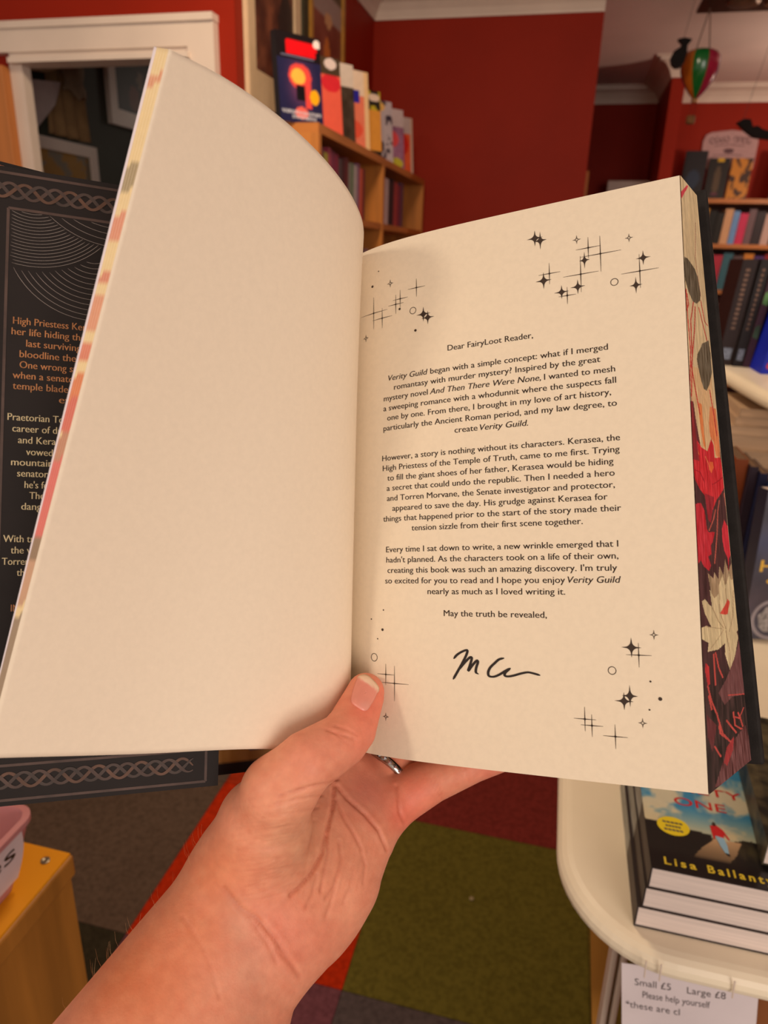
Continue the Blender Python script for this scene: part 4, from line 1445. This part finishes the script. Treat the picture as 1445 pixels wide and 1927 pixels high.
# leaning books on the upper shelf
for k, (x, y, w, h, lean, cc, lb, tx) in enumerate([(.319, 1.60, .028, .205, .014, (40, 26, 26), 'dark maroon book leaning at the end of the upper shelf', None), (.3478, 1.59, .018, .206, .016, (34, 28, 30), 'black book leaning second on the upper shelf', None),
                                                 (.3665, 1.585, .012, .20, .018, (72, 48, 62), 'plum book with green splashes leaning on the upper shelf', 'green'), (.379, 1.50, .022, .135, .020, (24, 40, 176), 'bright blue paperback leaning on the upper shelf', 'white'),
                                                 (.4035, 1.60, .03, .20, .02, (60, 50, 50), 'dark book leaning behind the blue paperback', None)]):
    P = np.array([x, y, 1.3034])
    b = make_book('leaning_book', lb, P, (0, .13, 0), (lean, .0, h), (w, 0, 0), pmat(cc), 'books leaning on the upper white shelf')
    sf = plane_fn(P, (w, 0, 0), (lean, 0, h), .0005)
    if tx == 'white':
        M_sp = mat('spine_white_ink', (214, 210, 220), .5, amt=.05)
        for q in np.arange(.3, .95, .05):
            mesh('spine_lettering', sf([.3, .72, .72, .3], [q, q, q + .032, q + .032]), [(0, 1, 2, 3)], M_sp, b)
        t12 = np.linspace(0, 2 * math.pi, 13)[:-1]
        mesh('spine_logo', sf(.5 + .25 * np.cos(t12), .12 + .05 * np.sin(t12)), [tuple(range(12))], mat('spine_logo_red', (196, 60, 70), .5, amt=.1), b)
    elif tx == 'green':
        mesh('spine_splash', sf([.05, .9, .8, .1], [.62, .60, .75, .72]), [(0, 1, 2, 3)], mat('splash_green', (96, 150, 84), .5, amt=.2), b)
        mesh('spine_splash', sf([.05, .9, .8, .1], [.30, .28, .42, .40]), [(0, 1, 2, 3)], mat('splash_green2', (70, 96, 74), .5, amt=.2), b)
    else:
        M_sp2 = mat('spine_dull_ink', (120, 88, 70), .5, amt=.2)
        for q in np.arange(.35, .92, .045):
            mesh('spine_lettering', sf([.32, .6, .6, .32], [q, q, q + .026, q + .026]), [(0, 1, 2, 3)], M_sp2, b)
        mesh('spine_logo', sf([.2, .8, .8, .2], [.06, .06, .17, .17]), [(0, 1, 2, 3)], mat('spine_pale_art', (130, 140, 160), .5, amt=.3, scale=200), b)

# ================================================================== CABINET AND TUB (left foreground)
cb = thing('wooden_cabinet', 'light wood cabinet with a yellow top under the pink tub', 'cabinet', (-.72, .25, 0))
M_yw = mat('yellow_varnished_top', (240, 160, 24), .4, 'woodx', 14, .06)
M_cw = mat('cabinet_oak', (188, 126, 52), .5, 'wood', 24, .18)
bevel(G().box((-.98, -.05, .823), (-.470, .527, .852)).build('edge_board', M_cw, cb), .003)
G().box((-.978, -.048, .852), (-.4725, .5245, .855)).build('top', M_yw, cb)
G().box((-.976, -.046, 0), (-.4745, .5225, .823)).build('body', M_cw, cb)
G().lathe([(.0001, 0), (.0048, .0002), (.0050, .0012), (.0035, .0016), (.0015, .0010), (.0001, .0008)], (-.4915, .508, .855), 18).build('screw', mat('steel_screw', (150, 140, 120), .35, metal=.8, amt=.2), cb)

tb = thing('plastic_tub', 'mauve pink plastic tub with a handwritten white label', 'tub', (-.64, .32, .855))
M_tub = mat('mauve_plastic', (196, 132, 132), .35, amt=.04, scale=5, spec=.5, sss=.1)


def rrect(x0, y0, x1, y1, r, z, n=6):
    P = []
    for cx_, cy_, a0 in ((x1 - r, y1 - r, 0), (x0 + r, y1 - r, 90), (x0 + r, y0 + r, 180), (x1 - r, y0 + r, 270)):
        for i in range(n + 1):
            a = math.radians(a0 + 90 * i / n)
            P.append((cx_ + r * math.cos(a), cy_ + r * math.sin(a), z))
    return P


rings = [rrect(-.78, .20, -.499, .478, .018, .8555), rrect(-.79, .19, -.482, .496, .018, .932), rrect(-.7925, .1875, -.4795, .4985, .019, .934), rrect(-.7925, .1875, -.4795, .4985, .019, .940),
         rrect(-.787, .193, -.4855, .4925, .016, .941), rrect(-.786, .194, -.4865, .4915, .016, .934), rrect(-.777, .203, -.502, .475, .016, .859)]
n = len(rings[0])
V = [p for r in rings for p in r]
Fc = [(k * n + i, k * n + (i + 1) % n, (k + 1) * n + (i + 1) % n, (k + 1) * n + i) for k in range(len(rings) - 1) for i in range(n)]
Fc += [tuple(range(n))[::-1], tuple(range((len(rings) - 1) * n, len(rings) * n))]
mesh('tub_shell', V, Fc, M_tub, tb)


def tub_side(a, b, lift=.0012):
    """label sheet on the tub's side: a along +y, b up"""
    z = .868 + .066 * b
    x = -.499 + (.017) * (z - .8555) / .0765
    return np.stack([x + lift, .30 + .172 * a + .006 * np.sin(b * 3) * a, z], -1)


aa, bb_ = np.meshgrid(np.linspace(0, 1, 20), np.linspace(0, 1, 8), indexing='ij')
mesh('label', tub_side(aa.ravel(), bb_.ravel()), grid_faces(20, 8), mat('label_paper', (226, 208, 210), .8, amt=.03), tb, True)
text_part('handwriting', 'ges', lambda X, Y: tub_side(X, Y, .0017), .56, .93, .56, .50, M_pen, tb, thin=.0)
text_part('handwriting', 'o', lambda X, Y: tub_side(X, Y, .0017), .66, .80, .12, .5, M_pen, tb, thin=.0)

# ================================================================== BOOKCASE ALONG THE LEFT WALL
bc_ = thing('bookcase', 'oak veneer bookcase along the red wall with books on top', 'bookcase', (-.77, 2.6, 0))
X0, X1, Y0, Y1 = -.899, -.64, 1.90, 3.33
G().box((X0, Y0, 1.778), (X1, Y1, 1.80)).build('top', M_woodx, bc_)
for nm, y in (('side_panel', Y0), ('divider', 2.585), ('side_panel', Y1 - .022)):
    G().box((X0, y, 0), (X1, y + .022, 1.778)).build(nm, M_wood, bc_)
for z in (1.575, 1.33, 1.08, .8, .5, .2):
    G().box((X0, Y0 + .022, z), (X1 - .002, 2.585, z + .02)).build('shelf', M_woodx, bc_)
    G().box((X0, 2.607, z), (X1 - .002, Y1 - .022, z + .02)).build('shelf', M_woodx, bc_)
G().box((X0, Y0 + .022, 0), (X0 + .006, Y1 - .022, 1.778)).build('back_panel', M_wood, bc_)
bay = [(170, 150, 150), (92, 44, 60), (150, 140, 50), (150, 60, 80), (110, 40, 70), (120, 30, 60), (70, 60, 64), (60, 24, 30), (90, 26, 34), (120, 120, 110), (96, 120, 90), (170, 160, 160), (130, 90, 120), (196, 84, 60), (110, 40, 40)]
names = ['grey', 'plum', 'mustard', 'rose', 'wine', 'crimson', 'slate', 'oxblood', 'dark red', 'stone', 'sage', 'silver', 'mauve', 'coral', 'maroon']
y = 1.93
for k, cc in enumerate(bay):
    w = [.026, .03, .034, .03, .028, .036, .03, .032, .034, .03, .026, .036, .028, .034, .03][k]
    h = [.155, .16, .15, .165, .16, .158, .15, .155, .16, .15, .152, .15, .158, .148, .15][k]
    make_book('shelf_book', names[k] + ' spined paperback in the first bay of the oak bookcase', (-.655, y, 1.5955), (-.13, 0, 0), (0, 0, h), (0, w, 0), pmat(cc), 'paperbacks in the first bookcase bay')
    y += w + .0008
y = 2.64
for k, (cc, nm) in enumerate([((150, 120, 130), 'pale pink'), ((190, 170, 170), 'white grey'), ((40, 30, 34), 'black'), ((40, 28, 34), 'charcoal'), ((160, 60, 60), 'tomato red'), ((120, 40, 60), 'berry'), ((90, 60, 80), 'aubergine')]):
    w = [.05, .06, .045, .04, .06, .05, .05][k]
    make_book('shelf_book', nm + ' spined book in the second bay of the oak bookcase', (-.66, y, 1.5955), (-.13, 0, 0), (0, 0, .160 - .006 * (k % 3)), (0, w, 0), pmat(cc), 'books in the second bookcase bay')
    y += w + .001
y = 2.2
for k, (cc, nm) in enumerate([((110, 60, 70), 'dusty red'), ((150, 120, 130), 'pink grey'), ((60, 40, 60), 'violet black'), ((90, 70, 60), 'umber'), ((130, 100, 110), 'heather')]):
    make_book('shelf_book', nm + ' spined paperback on the lower shelf of the oak bookcase', (-.66, y, 1.3505), (-.13, 0, 0), (0, 0, .16), (0, .055, 0), pmat(cc), 'paperbacks on the lower bookcase shelf')
    y += .056

# face-out books standing on the bookcase
dirv = np.array([.6, .8, 0])
nrm = np.array([.8, -.6, 0])


def blob(u, v, cu, cv, ru, rv):
    return (((u - cu) / ru) ** 2 + ((v - cv) / rv) ** 2) < 1


def p_first(u, v):
    c = np.tile(np.array([28., 30., 66.]), (len(u), 1))
    c += np.exp(-((u - .5) / .25) ** 2 - ((v - .45) / .25) ** 2)[:, None] * np.array([90., 30., 30.])
    c[v > .72] = (20, 14, 18)
    c[blob(u, v, .5, .53, .26, .15) | ((np.abs(u - .68) < .07) & (v > .18) & (v < .53))] = (216, 70, 64)
    c[blob(u, v, .46, .53, .16, .09)] = (240, 176, 70)
    c[(np.abs(u - .5) < .10) & (v > .26) & (v < .43)] = (14, 14, 18)
    c[blob(u, v, .82, .32, .11, .085)] = (232, 164, 20)
    c[(v > .80) & (v < .93) & (u > .10) & (u < .92) & (v > .97 - .25 * u - .02 + .12 * u)] = (214, 10, 22)
    c[(v > .77) & (v < .92) & (u > .22) & (u < .88)] = (214, 10, 22)
    c[(v > .735) & (v < .755) & (u > .1) & (u < .85)] = (110, 110, 140)
    c[blob(u, v, .5, .12, .16, .07)] = (222, 96, 84)
    m = ((v > .10) & (v < .145) | ((v > .04) & (v < .085) & (np.abs(u - .55) < .28))) & (np.sin(u * 130 + v * 40) > -.1) & (u > .06) & (u < .96)
    c[m] = (190, 190, 200)
    c[blob(u, v, .93, .93, .09, .05)] = (226, 210, 206)
    return c


def p_coral(u, v):
    c = np.tile(np.array([222., 92., 72.]), (len(u), 1))
    n = fbm(u * 5, v * 6)
    c[(n > .52) & (u < .5)] = (196, 60, 66)
    c[blob(u, v, .75, .68, .25, .12)] = (206, 40, 50)
    c[v > .78] = (70, 56, 40)
    c[blob(u, v, .75, .92, .16, .07)] = (214, 196, 190)
    return c


def p_brown(u, v):
    c = np.tile(np.array([64., 52., 42.]), (len(u), 1)) + ((fbm(u * 8, v * 8) - .5) * 50)[:, None]
    c[(u > .5) & (v > .72)] = (206, 190, 176)
    c[blob(u, v, .3, .25, .22, .08)] = (160, 140, 136)
    return c


def p_salmon(u, v):
    c = np.tile(np.array([226., 120., 92.]), (len(u), 1))
    c[v > .68] = (226, 200, 176)
    c[(v > .60) & (v < .75) & (u > .1) & (u < .72)] = (40, 36, 150)
    c[blob(u, v, .5, .25, .3, .12)] = (222, 84, 60)
    c[u > .86] = (230, 190, 140)
    return c


def p_yellow(u, v):
    c = np.tile(np.array([36., 32., 26.]), (len(u), 1))
    c[(fbm(u * 7, v * 7) > .55) & (v > .5)] = (190, 170, 40)
    c[(u > .5) & (v > .1) & (v < .72)] = (222, 150, 60)
    c[blob(u, v, .8, .9, .18, .06)] = (226, 200, 180)
    return c


def p_pale(u, v):
    c = np.tile(np.array([180., 166., 170.]), (len(u), 1))
    c[(fbm(u * 6, v * 7) > .54)] = (50, 40, 56)
    c[blob(u, v, .5, .9, .25, .08)] = (220, 170, 90)
    return c


def p_purple(u, v):
    c = np.tile(np.array([150., 100., 130.]), (len(u), 1)) + ((fbm(u * 6, v * 6) - .5) * 70)[:, None]
    c[v > .72] = (190, 170, 170)
    c[blob(u, v, .5, .5, .3, .14)] = (214, 70, 74)
    c[blob(u, v, .7, .1, .25, .09)] = (190, 180, 50)
    return c


def p_orange(u, v):
    c = np.tile(np.array([224., 92., 48.]), (len(u), 1)) + ((fbm(u * 6, v * 6) - .5) * 50)[:, None]
    c[v > .72] = (190, 170, 166)
    c[blob(u, v, .5, .52, .34, .2)] = (206, 34, 20)
    c[u > .9] = (200, 170, 150)
    return c


for k, (x, y, w, h, pf, lb) in enumerate([
        (-.735, 1.872, .128, .196, p_first, 'navy paperback with red title block and a yellow roundel facing out on the bookcase'),
        (-.735, 2.045, .128, .190, p_coral, 'coral red paperback facing out on the bookcase'),
        (-.735, 2.175, .128, .205, p_brown, 'brown black paperback with pale corner facing out on the bookcase'),
        (-.728, 2.315, .128, .215, p_salmon, 'salmon paperback with a blue patch facing out on the bookcase'),
        (-.735, 2.50, .128, .198, p_yellow, 'black and yellow paperback facing out on the bookcase'),
        (-.735, 2.67, .128, .198, p_pale, 'pale grey paperback with dark marks facing out on the bookcase'),
        (-.735, 2.86, .128, .205, p_purple, 'purple paperback with a red spot facing out on the bookcase'),
        (-.735, 3.03, .128, .205, p_orange, 'orange paperback facing out at the end of the bookcase')]):
    P = np.array([x, y, 1.8003])
    tilt = np.array([-.8, .6, 0]) * .02
    ex, ey, ez = dirv * w, np.array([0, 0, h]) + tilt, nrm * .022
    b = make_book('display_paperback', lb, P - nrm * .011, ex, ey, ez, pmat((30, 26, 30)), 'paperbacks facing out on the bookcase')
    painted_patch('cover_print', plane_fn(P - nrm * .011 + ez, ex, ey, .0008), 50, 76, pf, M_gloss, b)

# framed pictures on the left wall
def framed(name, label, O, U, V, depth, border, fmat, paint, sub=(30, 40), bot=None):
    """O lower corner on the wall, U along, V up; frame bars, mount and printed sheet"""
    O, U, V = (np.asarray(q, float) for q in (O, U, V))
    n = np.cross(U, V)
    n /= np.linalg.norm(n)
    uu_, vv_ = U / np.linalg.norm(U), V / np.linalg.norm(V)
    t = thing(name, label, 'picture', O + U / 2)
    bt = bot or border
    G().obox(O, U, vv_ * bt, n * depth).build('frame_bar', fmat, t)
    G().obox(O + V - vv_ * border, U, vv_ * border, n * depth).build('frame_bar', fmat, t)
    G().obox(O + vv_ * bt, uu_ * border, V - vv_ * (bt + border), n * depth).build('frame_bar', fmat, t)
    G().obox(O + U - uu_ * border + vv_ * bt, uu_ * border, V - vv_ * (bt + border), n * depth).build('frame_bar', fmat, t)
    painted_patch('print', plane_fn(O + uu_ * border + vv_ * bt, U - uu_ * 2 * border, V - vv_ * (bt + border), depth * .5), *sub, paint, M_print, t)
    return t


def p_autumn(u, v):
    n = fbm(u * 5, v * 9)
    c = np.array([92., 48., 32.]) + (n[:, None] - .5) * np.array([130., 90., 60.])
    c = np.where((v > .55)[:, None] & (n > .5)[:, None], np.array([130., 104., 84.]), c)
    c[blob(u, v, .8, .2, .22, .3)] = (40, 28, 24)
    return np.clip(c, 14, 220)


def p_figure(u, v):
    c = np.tile(np.array([120., 52., 34.]), (len(u), 1)) + ((fbm(u * 5, v * 7) - .5) * 40)[:, None]
    c[v > .62] = (150, 126, 120)
    c[v > .84] = (84, 64, 46)
    c[blob(u, v, .55, .62, .12, .06)] = (190, 140, 96)
    c[blob(u, v, .5, .25, .12, .22)] = (196, 110, 40)
    return c


framed('framed_picture', 'cream mounted picture of dark autumn foliage on the red wall', (-.899, 2.05, 1.878), (0, .41, 0), (0, 0, .62), .014, .05, mat('cream_mount', (214, 186, 150), .6, amt=.04), p_autumn, bot=.085)
bevel(G().box((-.899, 2.478, 1.83), (-.885, 2.535, 2.40)).build('green_panel', mat('dark_green_board', (52, 50, 22), .5, amt=.1), None), .002)
tag(bpy.data.objects['green_panel'], 'narrow dark green board between the two wall pictures', 'panel')
framed('framed_picture', 'gold framed picture of an orange figure on the red wall', (-.899, 2.548, 2.0), (0, .375, 0), (0, 0, .40), .018, .022, mat('gold_frame', (176, 124, 48), .4, amt=.12), p_figure)

# ================================================================== ROOM BEHIND THE DOOR
def p_dark(u, v):
    c = np.tile(np.array([26., 18., 20.]), (len(u), 1)) + ((fbm(u * 4, v * 5) - .5) * 40)[:, None] * np.array([1.4, .5, .5])
    c[blob(u, v, .55, .35, .07, .08)] = (130, 110, 90)
    c[blob(u, v, .4, .15, .12, .12)] = (110, 46, 24)
    return np.clip(c, 8, 200)


def p_gold(u, v):
    n = fbm(u * 4, v * 6)
    c = np.where((n > .48)[:, None], np.array([156., 112., 26.]), np.array([36., 26., 22.]))
    c[(v > .72) & (n < .5)] = (120, 110, 90)
    return c


framed('office_picture', 'white framed dark picture on the green office wall', (-1.849, 2.86, 1.955), (0, .46, 0), (0, 0, .5), .02, .05, M_white, p_dark, bot=.06)
framed('office_picture', 'white framed yellow and black picture low on the green office wall', (-1.849, 2.36, 1.42), (0, .375, 0), (0, 0, .43), .02, .04, M_white, p_gold)
# beige cloth hanging in folds
us, vs_ = np.meshgrid(np.linspace(0, 1, 30), np.linspace(0, 1, 12), indexing='ij')
us, vs_ = us.ravel(), vs_.ravel()
Vc = np.stack([-1.83 + .012 * np.sin(us * 22 + 2 * vs_), 2.46 + .24 * us, 1.862 + .26 * vs_], -1)
cl = mesh('hanging_cloth', Vc, grid_faces(30, 12), mat('beige_cloth', (150, 118, 78), .9, amt=.1), None, True)
cl.modifiers.new('thick', 'SOLIDIFY').thickness = .003
tag(cl, 'beige cloth hanging in folds inside the office doorway', 'cloth')
q = [(-1.80, 2.335, 2.005), (-1.80, 2.505, 2.028), (-1.80, 2.46, 1.95), (-1.80, 2.345, 1.858), (-1.80, 2.338, 1.93)]
tag(G().prism(q, (.006, .003, 0)).build('white_pennant', mat('white_cloth', (196, 180, 176), .9, amt=.05)), 'white triangular cloth hanging by the office door jamb', 'pennant')
q = [(-1.79, 2.34, 2.03), (-1.79, 2.42, 2.04), (-1.79, 2.50, 2.07), (-1.79, 2.50, 2.12), (-1.79, 2.34, 2.12)]
tag(G().prism(q, (.006, .003, 0)).build('tan_pennant', mat('tan_cloth', (168, 140, 104), .9, amt=.08)), 'tan cloth hanging above the white triangular cloth', 'pennant')
us, vs_ = np.meshgrid(np.linspace(-1, 1, 16), np.linspace(-1, 1, 16), indexing='ij')
Vb = np.stack([-1.78 + .02 * np.cos(us * 2).ravel(), (2.575 + .06 * us * (1 + .15 * np.sin(vs_ * 5))).ravel(), (2.065 + .075 * vs_ * (1 - .25 * us * us) + .01 * np.sin(us * 7)).ravel()], -1)
cl = mesh('crumpled_cloth', Vb, grid_faces(16, 16), mat('stone_cloth', (136, 116, 92), .9, amt=.1), None, True)
cl.modifiers.new('thick', 'SOLIDIFY').thickness = .004
tag(cl, 'crumpled stone coloured cloth pinned above the beige cloth', 'cloth')

# ================================================================== FAR SHELVES (right)
fs = thing('wall_shelves', 'oak wall shelves of books on the far red wall', 'shelves', (1.25, 5.1, 0))
for z in (1.838, 1.585, 1.318, 1.03, .75, .4):
    G().box((.58, 5.0, z), (2.0, 5.22, z + .025)).build('shelf', M_woodx, fs)
G().box((.555, 5.0, 0), (.58, 5.22, 1.863)).build('side_panel', M_wood, fs)
G().box((2.0, 5.0, 0), (2.025, 5.22, 1.863)).build('side_panel', M_wood, fs)
G().box((.58, 5.22, 0), (2.0, 5.23, 1.838)).build('back_panel', mat('dark_back_board', (70, 34, 24), .7, amt=.1), fs)


def p_dk1(u, v):
    c = np.tile(np.array([24., 22., 28.]), (len(u), 1))
    c[blob(u, v, .5, .4, .3, .2)] = (36, 50, 70)
    return c


def p_dk2(u, v):
    c = np.tile(np.array([26., 22., 20.]), (len(u), 1))
    c[blob(u, v, .5, .45, .18, .35)] = (80, 64, 46)
    c[(v > .93) & (u > .4) & (u < .7)] = (200, 160, 30)
    c[blob(u, v, .5, .12, .2, .04)] = (90, 40, 60)
    return c


def p_dk3(u, v):
    n = fbm(u * 5, v * 6)
    return np.where((n > .47)[:, None], np.array([190., 124., 40.]), np.array([60., 36., 24.]))


for k, (x, w, h, pf, lb) in enumerate([(.612, .125, .265, p_dk1, 'black book with a blue glow facing out on the far shelf'), (.752, .115, .225, p_dk2, 'black book with a gold tip facing out on the far shelf'), (.878, .115, .225, p_dk3, 'amber patterned book facing out on the far shelf'),
                                       (1.12, .12, .26, p_dk1, 'dark book standing alone on the far shelf end')]):
    P = np.array([x, 5.06, 1.8634])
    ex, ey, ez = np.array([w, 0, 0]), np.array([.012, .03, h]), np.array([0, -.025, 0])
    b = make_book('far_book', lb, P, ex, ey, ez, pmat((22, 20, 22)), 'books facing out on the far shelf')
    painted_patch('cover_print', plane_fn(P + ez, ex, ey, .001), 20, 30, pf, M_print, b)
row = [((40, 24, 24), 'black red'), ((44, 30, 26), 'umber'), ((60, 40, 30), 'brown'), ((206, 150, 60), 'amber'), ((30, 28, 26), 'black'), ((36, 32, 28), 'soot'), ((206, 160, 120), 'cream'), ((110, 150, 200), 'sky blue'), ((200, 50, 90), 'magenta'), ((110, 86, 90), 'taupe'), ((50, 40, 44), 'dark grey'), ((190, 160, 150), 'blush'), ((40, 36, 36), 'jet'), ((150, 50, 40), 'brick')]
x = .60
for k, (cc, nm) in enumerate(row):
    w = [.05, .05, .05, .035, .045, .04, .045, .035, .045, .04, .05, .045, .04, .05][k]
    make_book('far_book', nm + ' spined book on the upper row of the far wall shelves', (x, 5.04, 1.6104), (0, .13, 0), (.012, 0, .20 - .012 * (k % 3)), (w, 0, 0), pmat(cc), 'upper row on the far wall shelves')
    x += w + .003
x = .68
for k, (cc, nm) in enumerate([((90, 84, 84), 'grey'), ((110, 60, 50), 'rust'), ((120, 112, 110), 'ash'), ((180, 50, 70), 'raspberry'), ((60, 104, 116), 'teal'), ((90, 70, 70), 'dun'), ((206, 130, 50), 'orange'), ((80, 50, 110), 'violet'), ((150, 40, 40), 'scarlet'), ((150, 170, 90), 'lime')]):
    w = .055
    make_book('far_book', nm + ' spined book on the lower row of the far wall shelves', (x, 5.04, 1.3434), (0, .13, 0), (.015, 0, .215 - .012 * (k % 2)), (w, 0, 0), pmat(cc), 'lower row on the far wall shelves')
    x += w + .004
x = .72
for k, (cc, nm) in enumerate([((90, 84, 84), 'smoke'), ((206, 150, 60), 'honey'), ((60, 40, 40), 'cocoa'), ((120, 60, 60), 'rosewood'), ((70, 80, 100), 'steel blue'), ((100, 80, 60), 'sepia')]):
    make_book('far_book', nm + ' spined book on the bottom visible row of the far shelves', (x, 5.04, 1.0554), (0, .13, 0), (.012, 0, .2), (.06, 0, 0), pmat(cc), 'bottom visible row on the far wall shelves')
    x += .064

# plaque above the shelf
pq = thing('wall_plaque', 'white lettered plaque with scalloped top on the far red wall', 'sign', (.885, 5.23, 2.03))
prof = [(.735, 2.05), (1.04, 2.05), (1.045, 2.20), (1.03, 2.235), (1.0, 2.25), (.95, 2.255), (.885, 2.262), (.82, 2.255), (.77, 2.25), (.742, 2.235), (.73, 2.20)]
G().prism([(a_, 5.238, b_) for a_, b_ in prof], (0, -.012, 0)).build('board', mat('plaque_paint', (186, 150, 150), .7, amt=.05), pq)
M_plq = mat('plaque_ink', (96, 66, 74), .7, amt=.1)
for k, xx in enumerate([.78, .81, .838, .866, .915, .94, .965, .99]):
    yv = 2.198 + .014 * math.cos((xx - .885) * 11)
    rg = [(xx + .011 * math.cos(t_), 5.2255, yv + .015 * math.sin(t_)) for t_ in np.linspace(.4 + k, 5.6 + k, 10)]
    G().tube(rg, .0028, 5).build('lettering', M_plq, pq)
tq = np.linspace(0, 2 * math.pi, 17)[:-1]
G().prism([(.885 + .03 * math.cos(t_), 5.226, 2.148 + .013 * math.sin(t_)) for t_ in tq], (0, -.002, 0)).build('ornament', M_plq, pq)
for zz_ in (2.175, 2.122):
    G().tube([(.80, 5.2255, zz_), (.885, 5.2255, zz_ + .008), (.97, 5.2255, zz_)], .0018, 5).build('rule', M_plq, pq)

# alcove things
bevel(tag(G().box((.186, 4.98, 0), (.43, 5.22, 1.955)).build('white_cupboard', M_white), 'tall white cupboard in the dark red alcove', 'cupboard'), .004)
bevel(tag(G().box((.037, 4.56, 0), (.062, 4.62, 1.965)).build('oak_post', M_wood), 'slim oak post beside the red wall end', 'post'), .002)

# ================================================================== HANGING THINGS
ft = thing('spotlight_bar', 'dark bronze ceiling spotlight bar with round lamps', 'ceiling light', (.62, 3.42, 2.42))
M_brz = mat('dark_bronze', (66, 46, 34), .4, metal=.6, amt=.15)
bevel(G().box((.385, 3.27, 2.42), (.95, 3.50, 2.435)).build('plate', M_brz, ft), .002)
for x in (.53, .66, .79):
    G().lathe([(.045, 0), (.058, -.004), (.060, -.008), (.052, -.017), (.0001, -.018)][::-1], (x, 3.36, 2.4205), 24).build('lamp', mat('bronze_glass', (120, 92, 72), .25, metal=.5, amt=.2), ft)
G().tube([(.6, 3.42, 2.435), (.6, 3.42, CEIL)], .012, 10).build('stem', M_brz, ft)

bl = thing('balloon_ornament', 'small striped hot air balloon ornament hanging from the spotlight bar', 'ornament', (.424, 3.43, 2.04))
C0 = np.array([.424, 3.45, 2.205])
pr_ = [(.011, -.088), (.028, -.070), (.046, -.045), (.061, -.020), (.070, .004), (.072, .025), (.0735, .042), (.070, .058), (.060, .070), (.044, .077), (.030, .078)]
ax_ = R_CAM[1]
gores = [((30, 40, 96), 'blue'), ((190, 104, 30), 'orange'), ((22, 110, 46), 'green'), ((170, 40, 70), 'pink'), ((60, 40, 110), 'violet'), ((190, 160, 30), 'yellow'), ((22, 110, 46), 'green'), ((160, 30, 40), 'red')]
for k, (cc, nm) in enumerate(gores):
    V = []
    m_ = 5
    for r, h in pr_:
        for i in range(m_ + 1):
            th_ = 2 * math.pi * (k + i / m_) / 8 + math.radians(151)
            V.append(C0 + np.array([r * math.cos(th_), r * math.sin(th_), h]))
    mesh('gore', V, [(a * (m_ + 1) + i, a * (m_ + 1) + i + 1, (a + 1) * (m_ + 1) + i + 1, (a + 1) * (m_ + 1) + i) for a in range(len(pr_) - 1) for i in range(m_)], mat('gore_%s' % nm, cc, .18, amt=.1, spec=.6), bl, True, label=nm + ' glossy gore')
G().lathe([(.030, 0), (.032, .004), (.0001, .006)], C0 + [0, 0, .076], 20).build('cap', M_brz, bl)
G().lathe([(.012, 0), (.014, .010), (.010, .016)], C0 + [0, 0, -.103], 16).build('collar', mat('brass', (176, 130, 90), .35, metal=.7, amt=.1), bl)
for dx in (-.010, .010):
    G().tube([C0 + [dx, 0, -.10], C0 + [dx * .8 - .004, 0, -.150]], .0009, 6).build('rigging', M_brz, bl)
G().lathe([(.012, 0), (.017, .004), (.018, .028), (.015, .030)], C0 + [-.004, 0, -.180], 16).build('basket', mat('wicker', (140, 96, 56), .8, amt=.25, scale=200), bl)
for dx in (-.024, .026):
    G().tube([C0 + [dx, 0, .078], C0 + [.002, -.02, .216]], .0022, 6).build('cord', mat('brown_cord', (96, 70, 58), .8, amt=.1), bl)


def bat(name, label, pts, ext, cord_from):
    t = thing(name, label, 'bat', np.mean(pts, 0))
    G().prism(pts, ext).build('body', M_black, t)
    top = max(pts, key=lambda p: p[2])
    G().tube([np.asarray(top) + np.asarray(ext) * .5, cord_from], .0008, 5).build('thread', M_black, t)
    return t


def camshape(P0, d, pts):
    return [at_cam(cpt(x, y, d)) for x, y in pts]


fish = [(1262, 108), (1268, 96), (1280, 88), (1284, 82), (1276, 73), (1288, 70), (1303, 73), (1294, 84), (1293, 100), (1288, 116), (1280, 126), (1270, 127), (1263, 120)]
A_ = camshape(None, 2.7, fish)
bat('hanging_bat', 'black paper bat with folded wings hanging beside the balloon ornament', A_, (0, .03, 0), (A_[6][0], A_[6][1], CEIL))
wings = [(1387, 230), (1400, 223), (1413, 224), (1417, 238), (1426, 236), (1436, 243), (1448, 246), (1470, 240), (1475, 262), (1448, 262), (1432, 260), (1418, 258), (1402, 246)]
A_ = camshape(None, 2.9, wings)
bat('hanging_bat', 'black paper bat with spread wings hanging before the white plaque', A_, (0, .03, 0), (A_[5][0], A_[5][1], CEIL))

# crumb on the carpet
tag(mesh('carpet_crumb', [(-.062 + .006 * math.cos(a_) * math.cos(b_), 1.353 + .006 * math.sin(a_) * math.cos(b_), .004 + .004 * math.sin(b_)) for b_ in (-1.3, -.5, .4, 1.2) for a_ in np.linspace(0, 2 * math.pi, 9)[:-1]],
         [(r * 8 + i, r * 8 + (i + 1) % 8, (r + 1) * 8 + (i + 1) % 8, (r + 1) * 8 + i) for r in range(3) for i in range(8)], mat('crumb', (190, 170, 130), .8, amt=.1)), 'small pale crumb lying on the olive carpet tile', 'crumb')
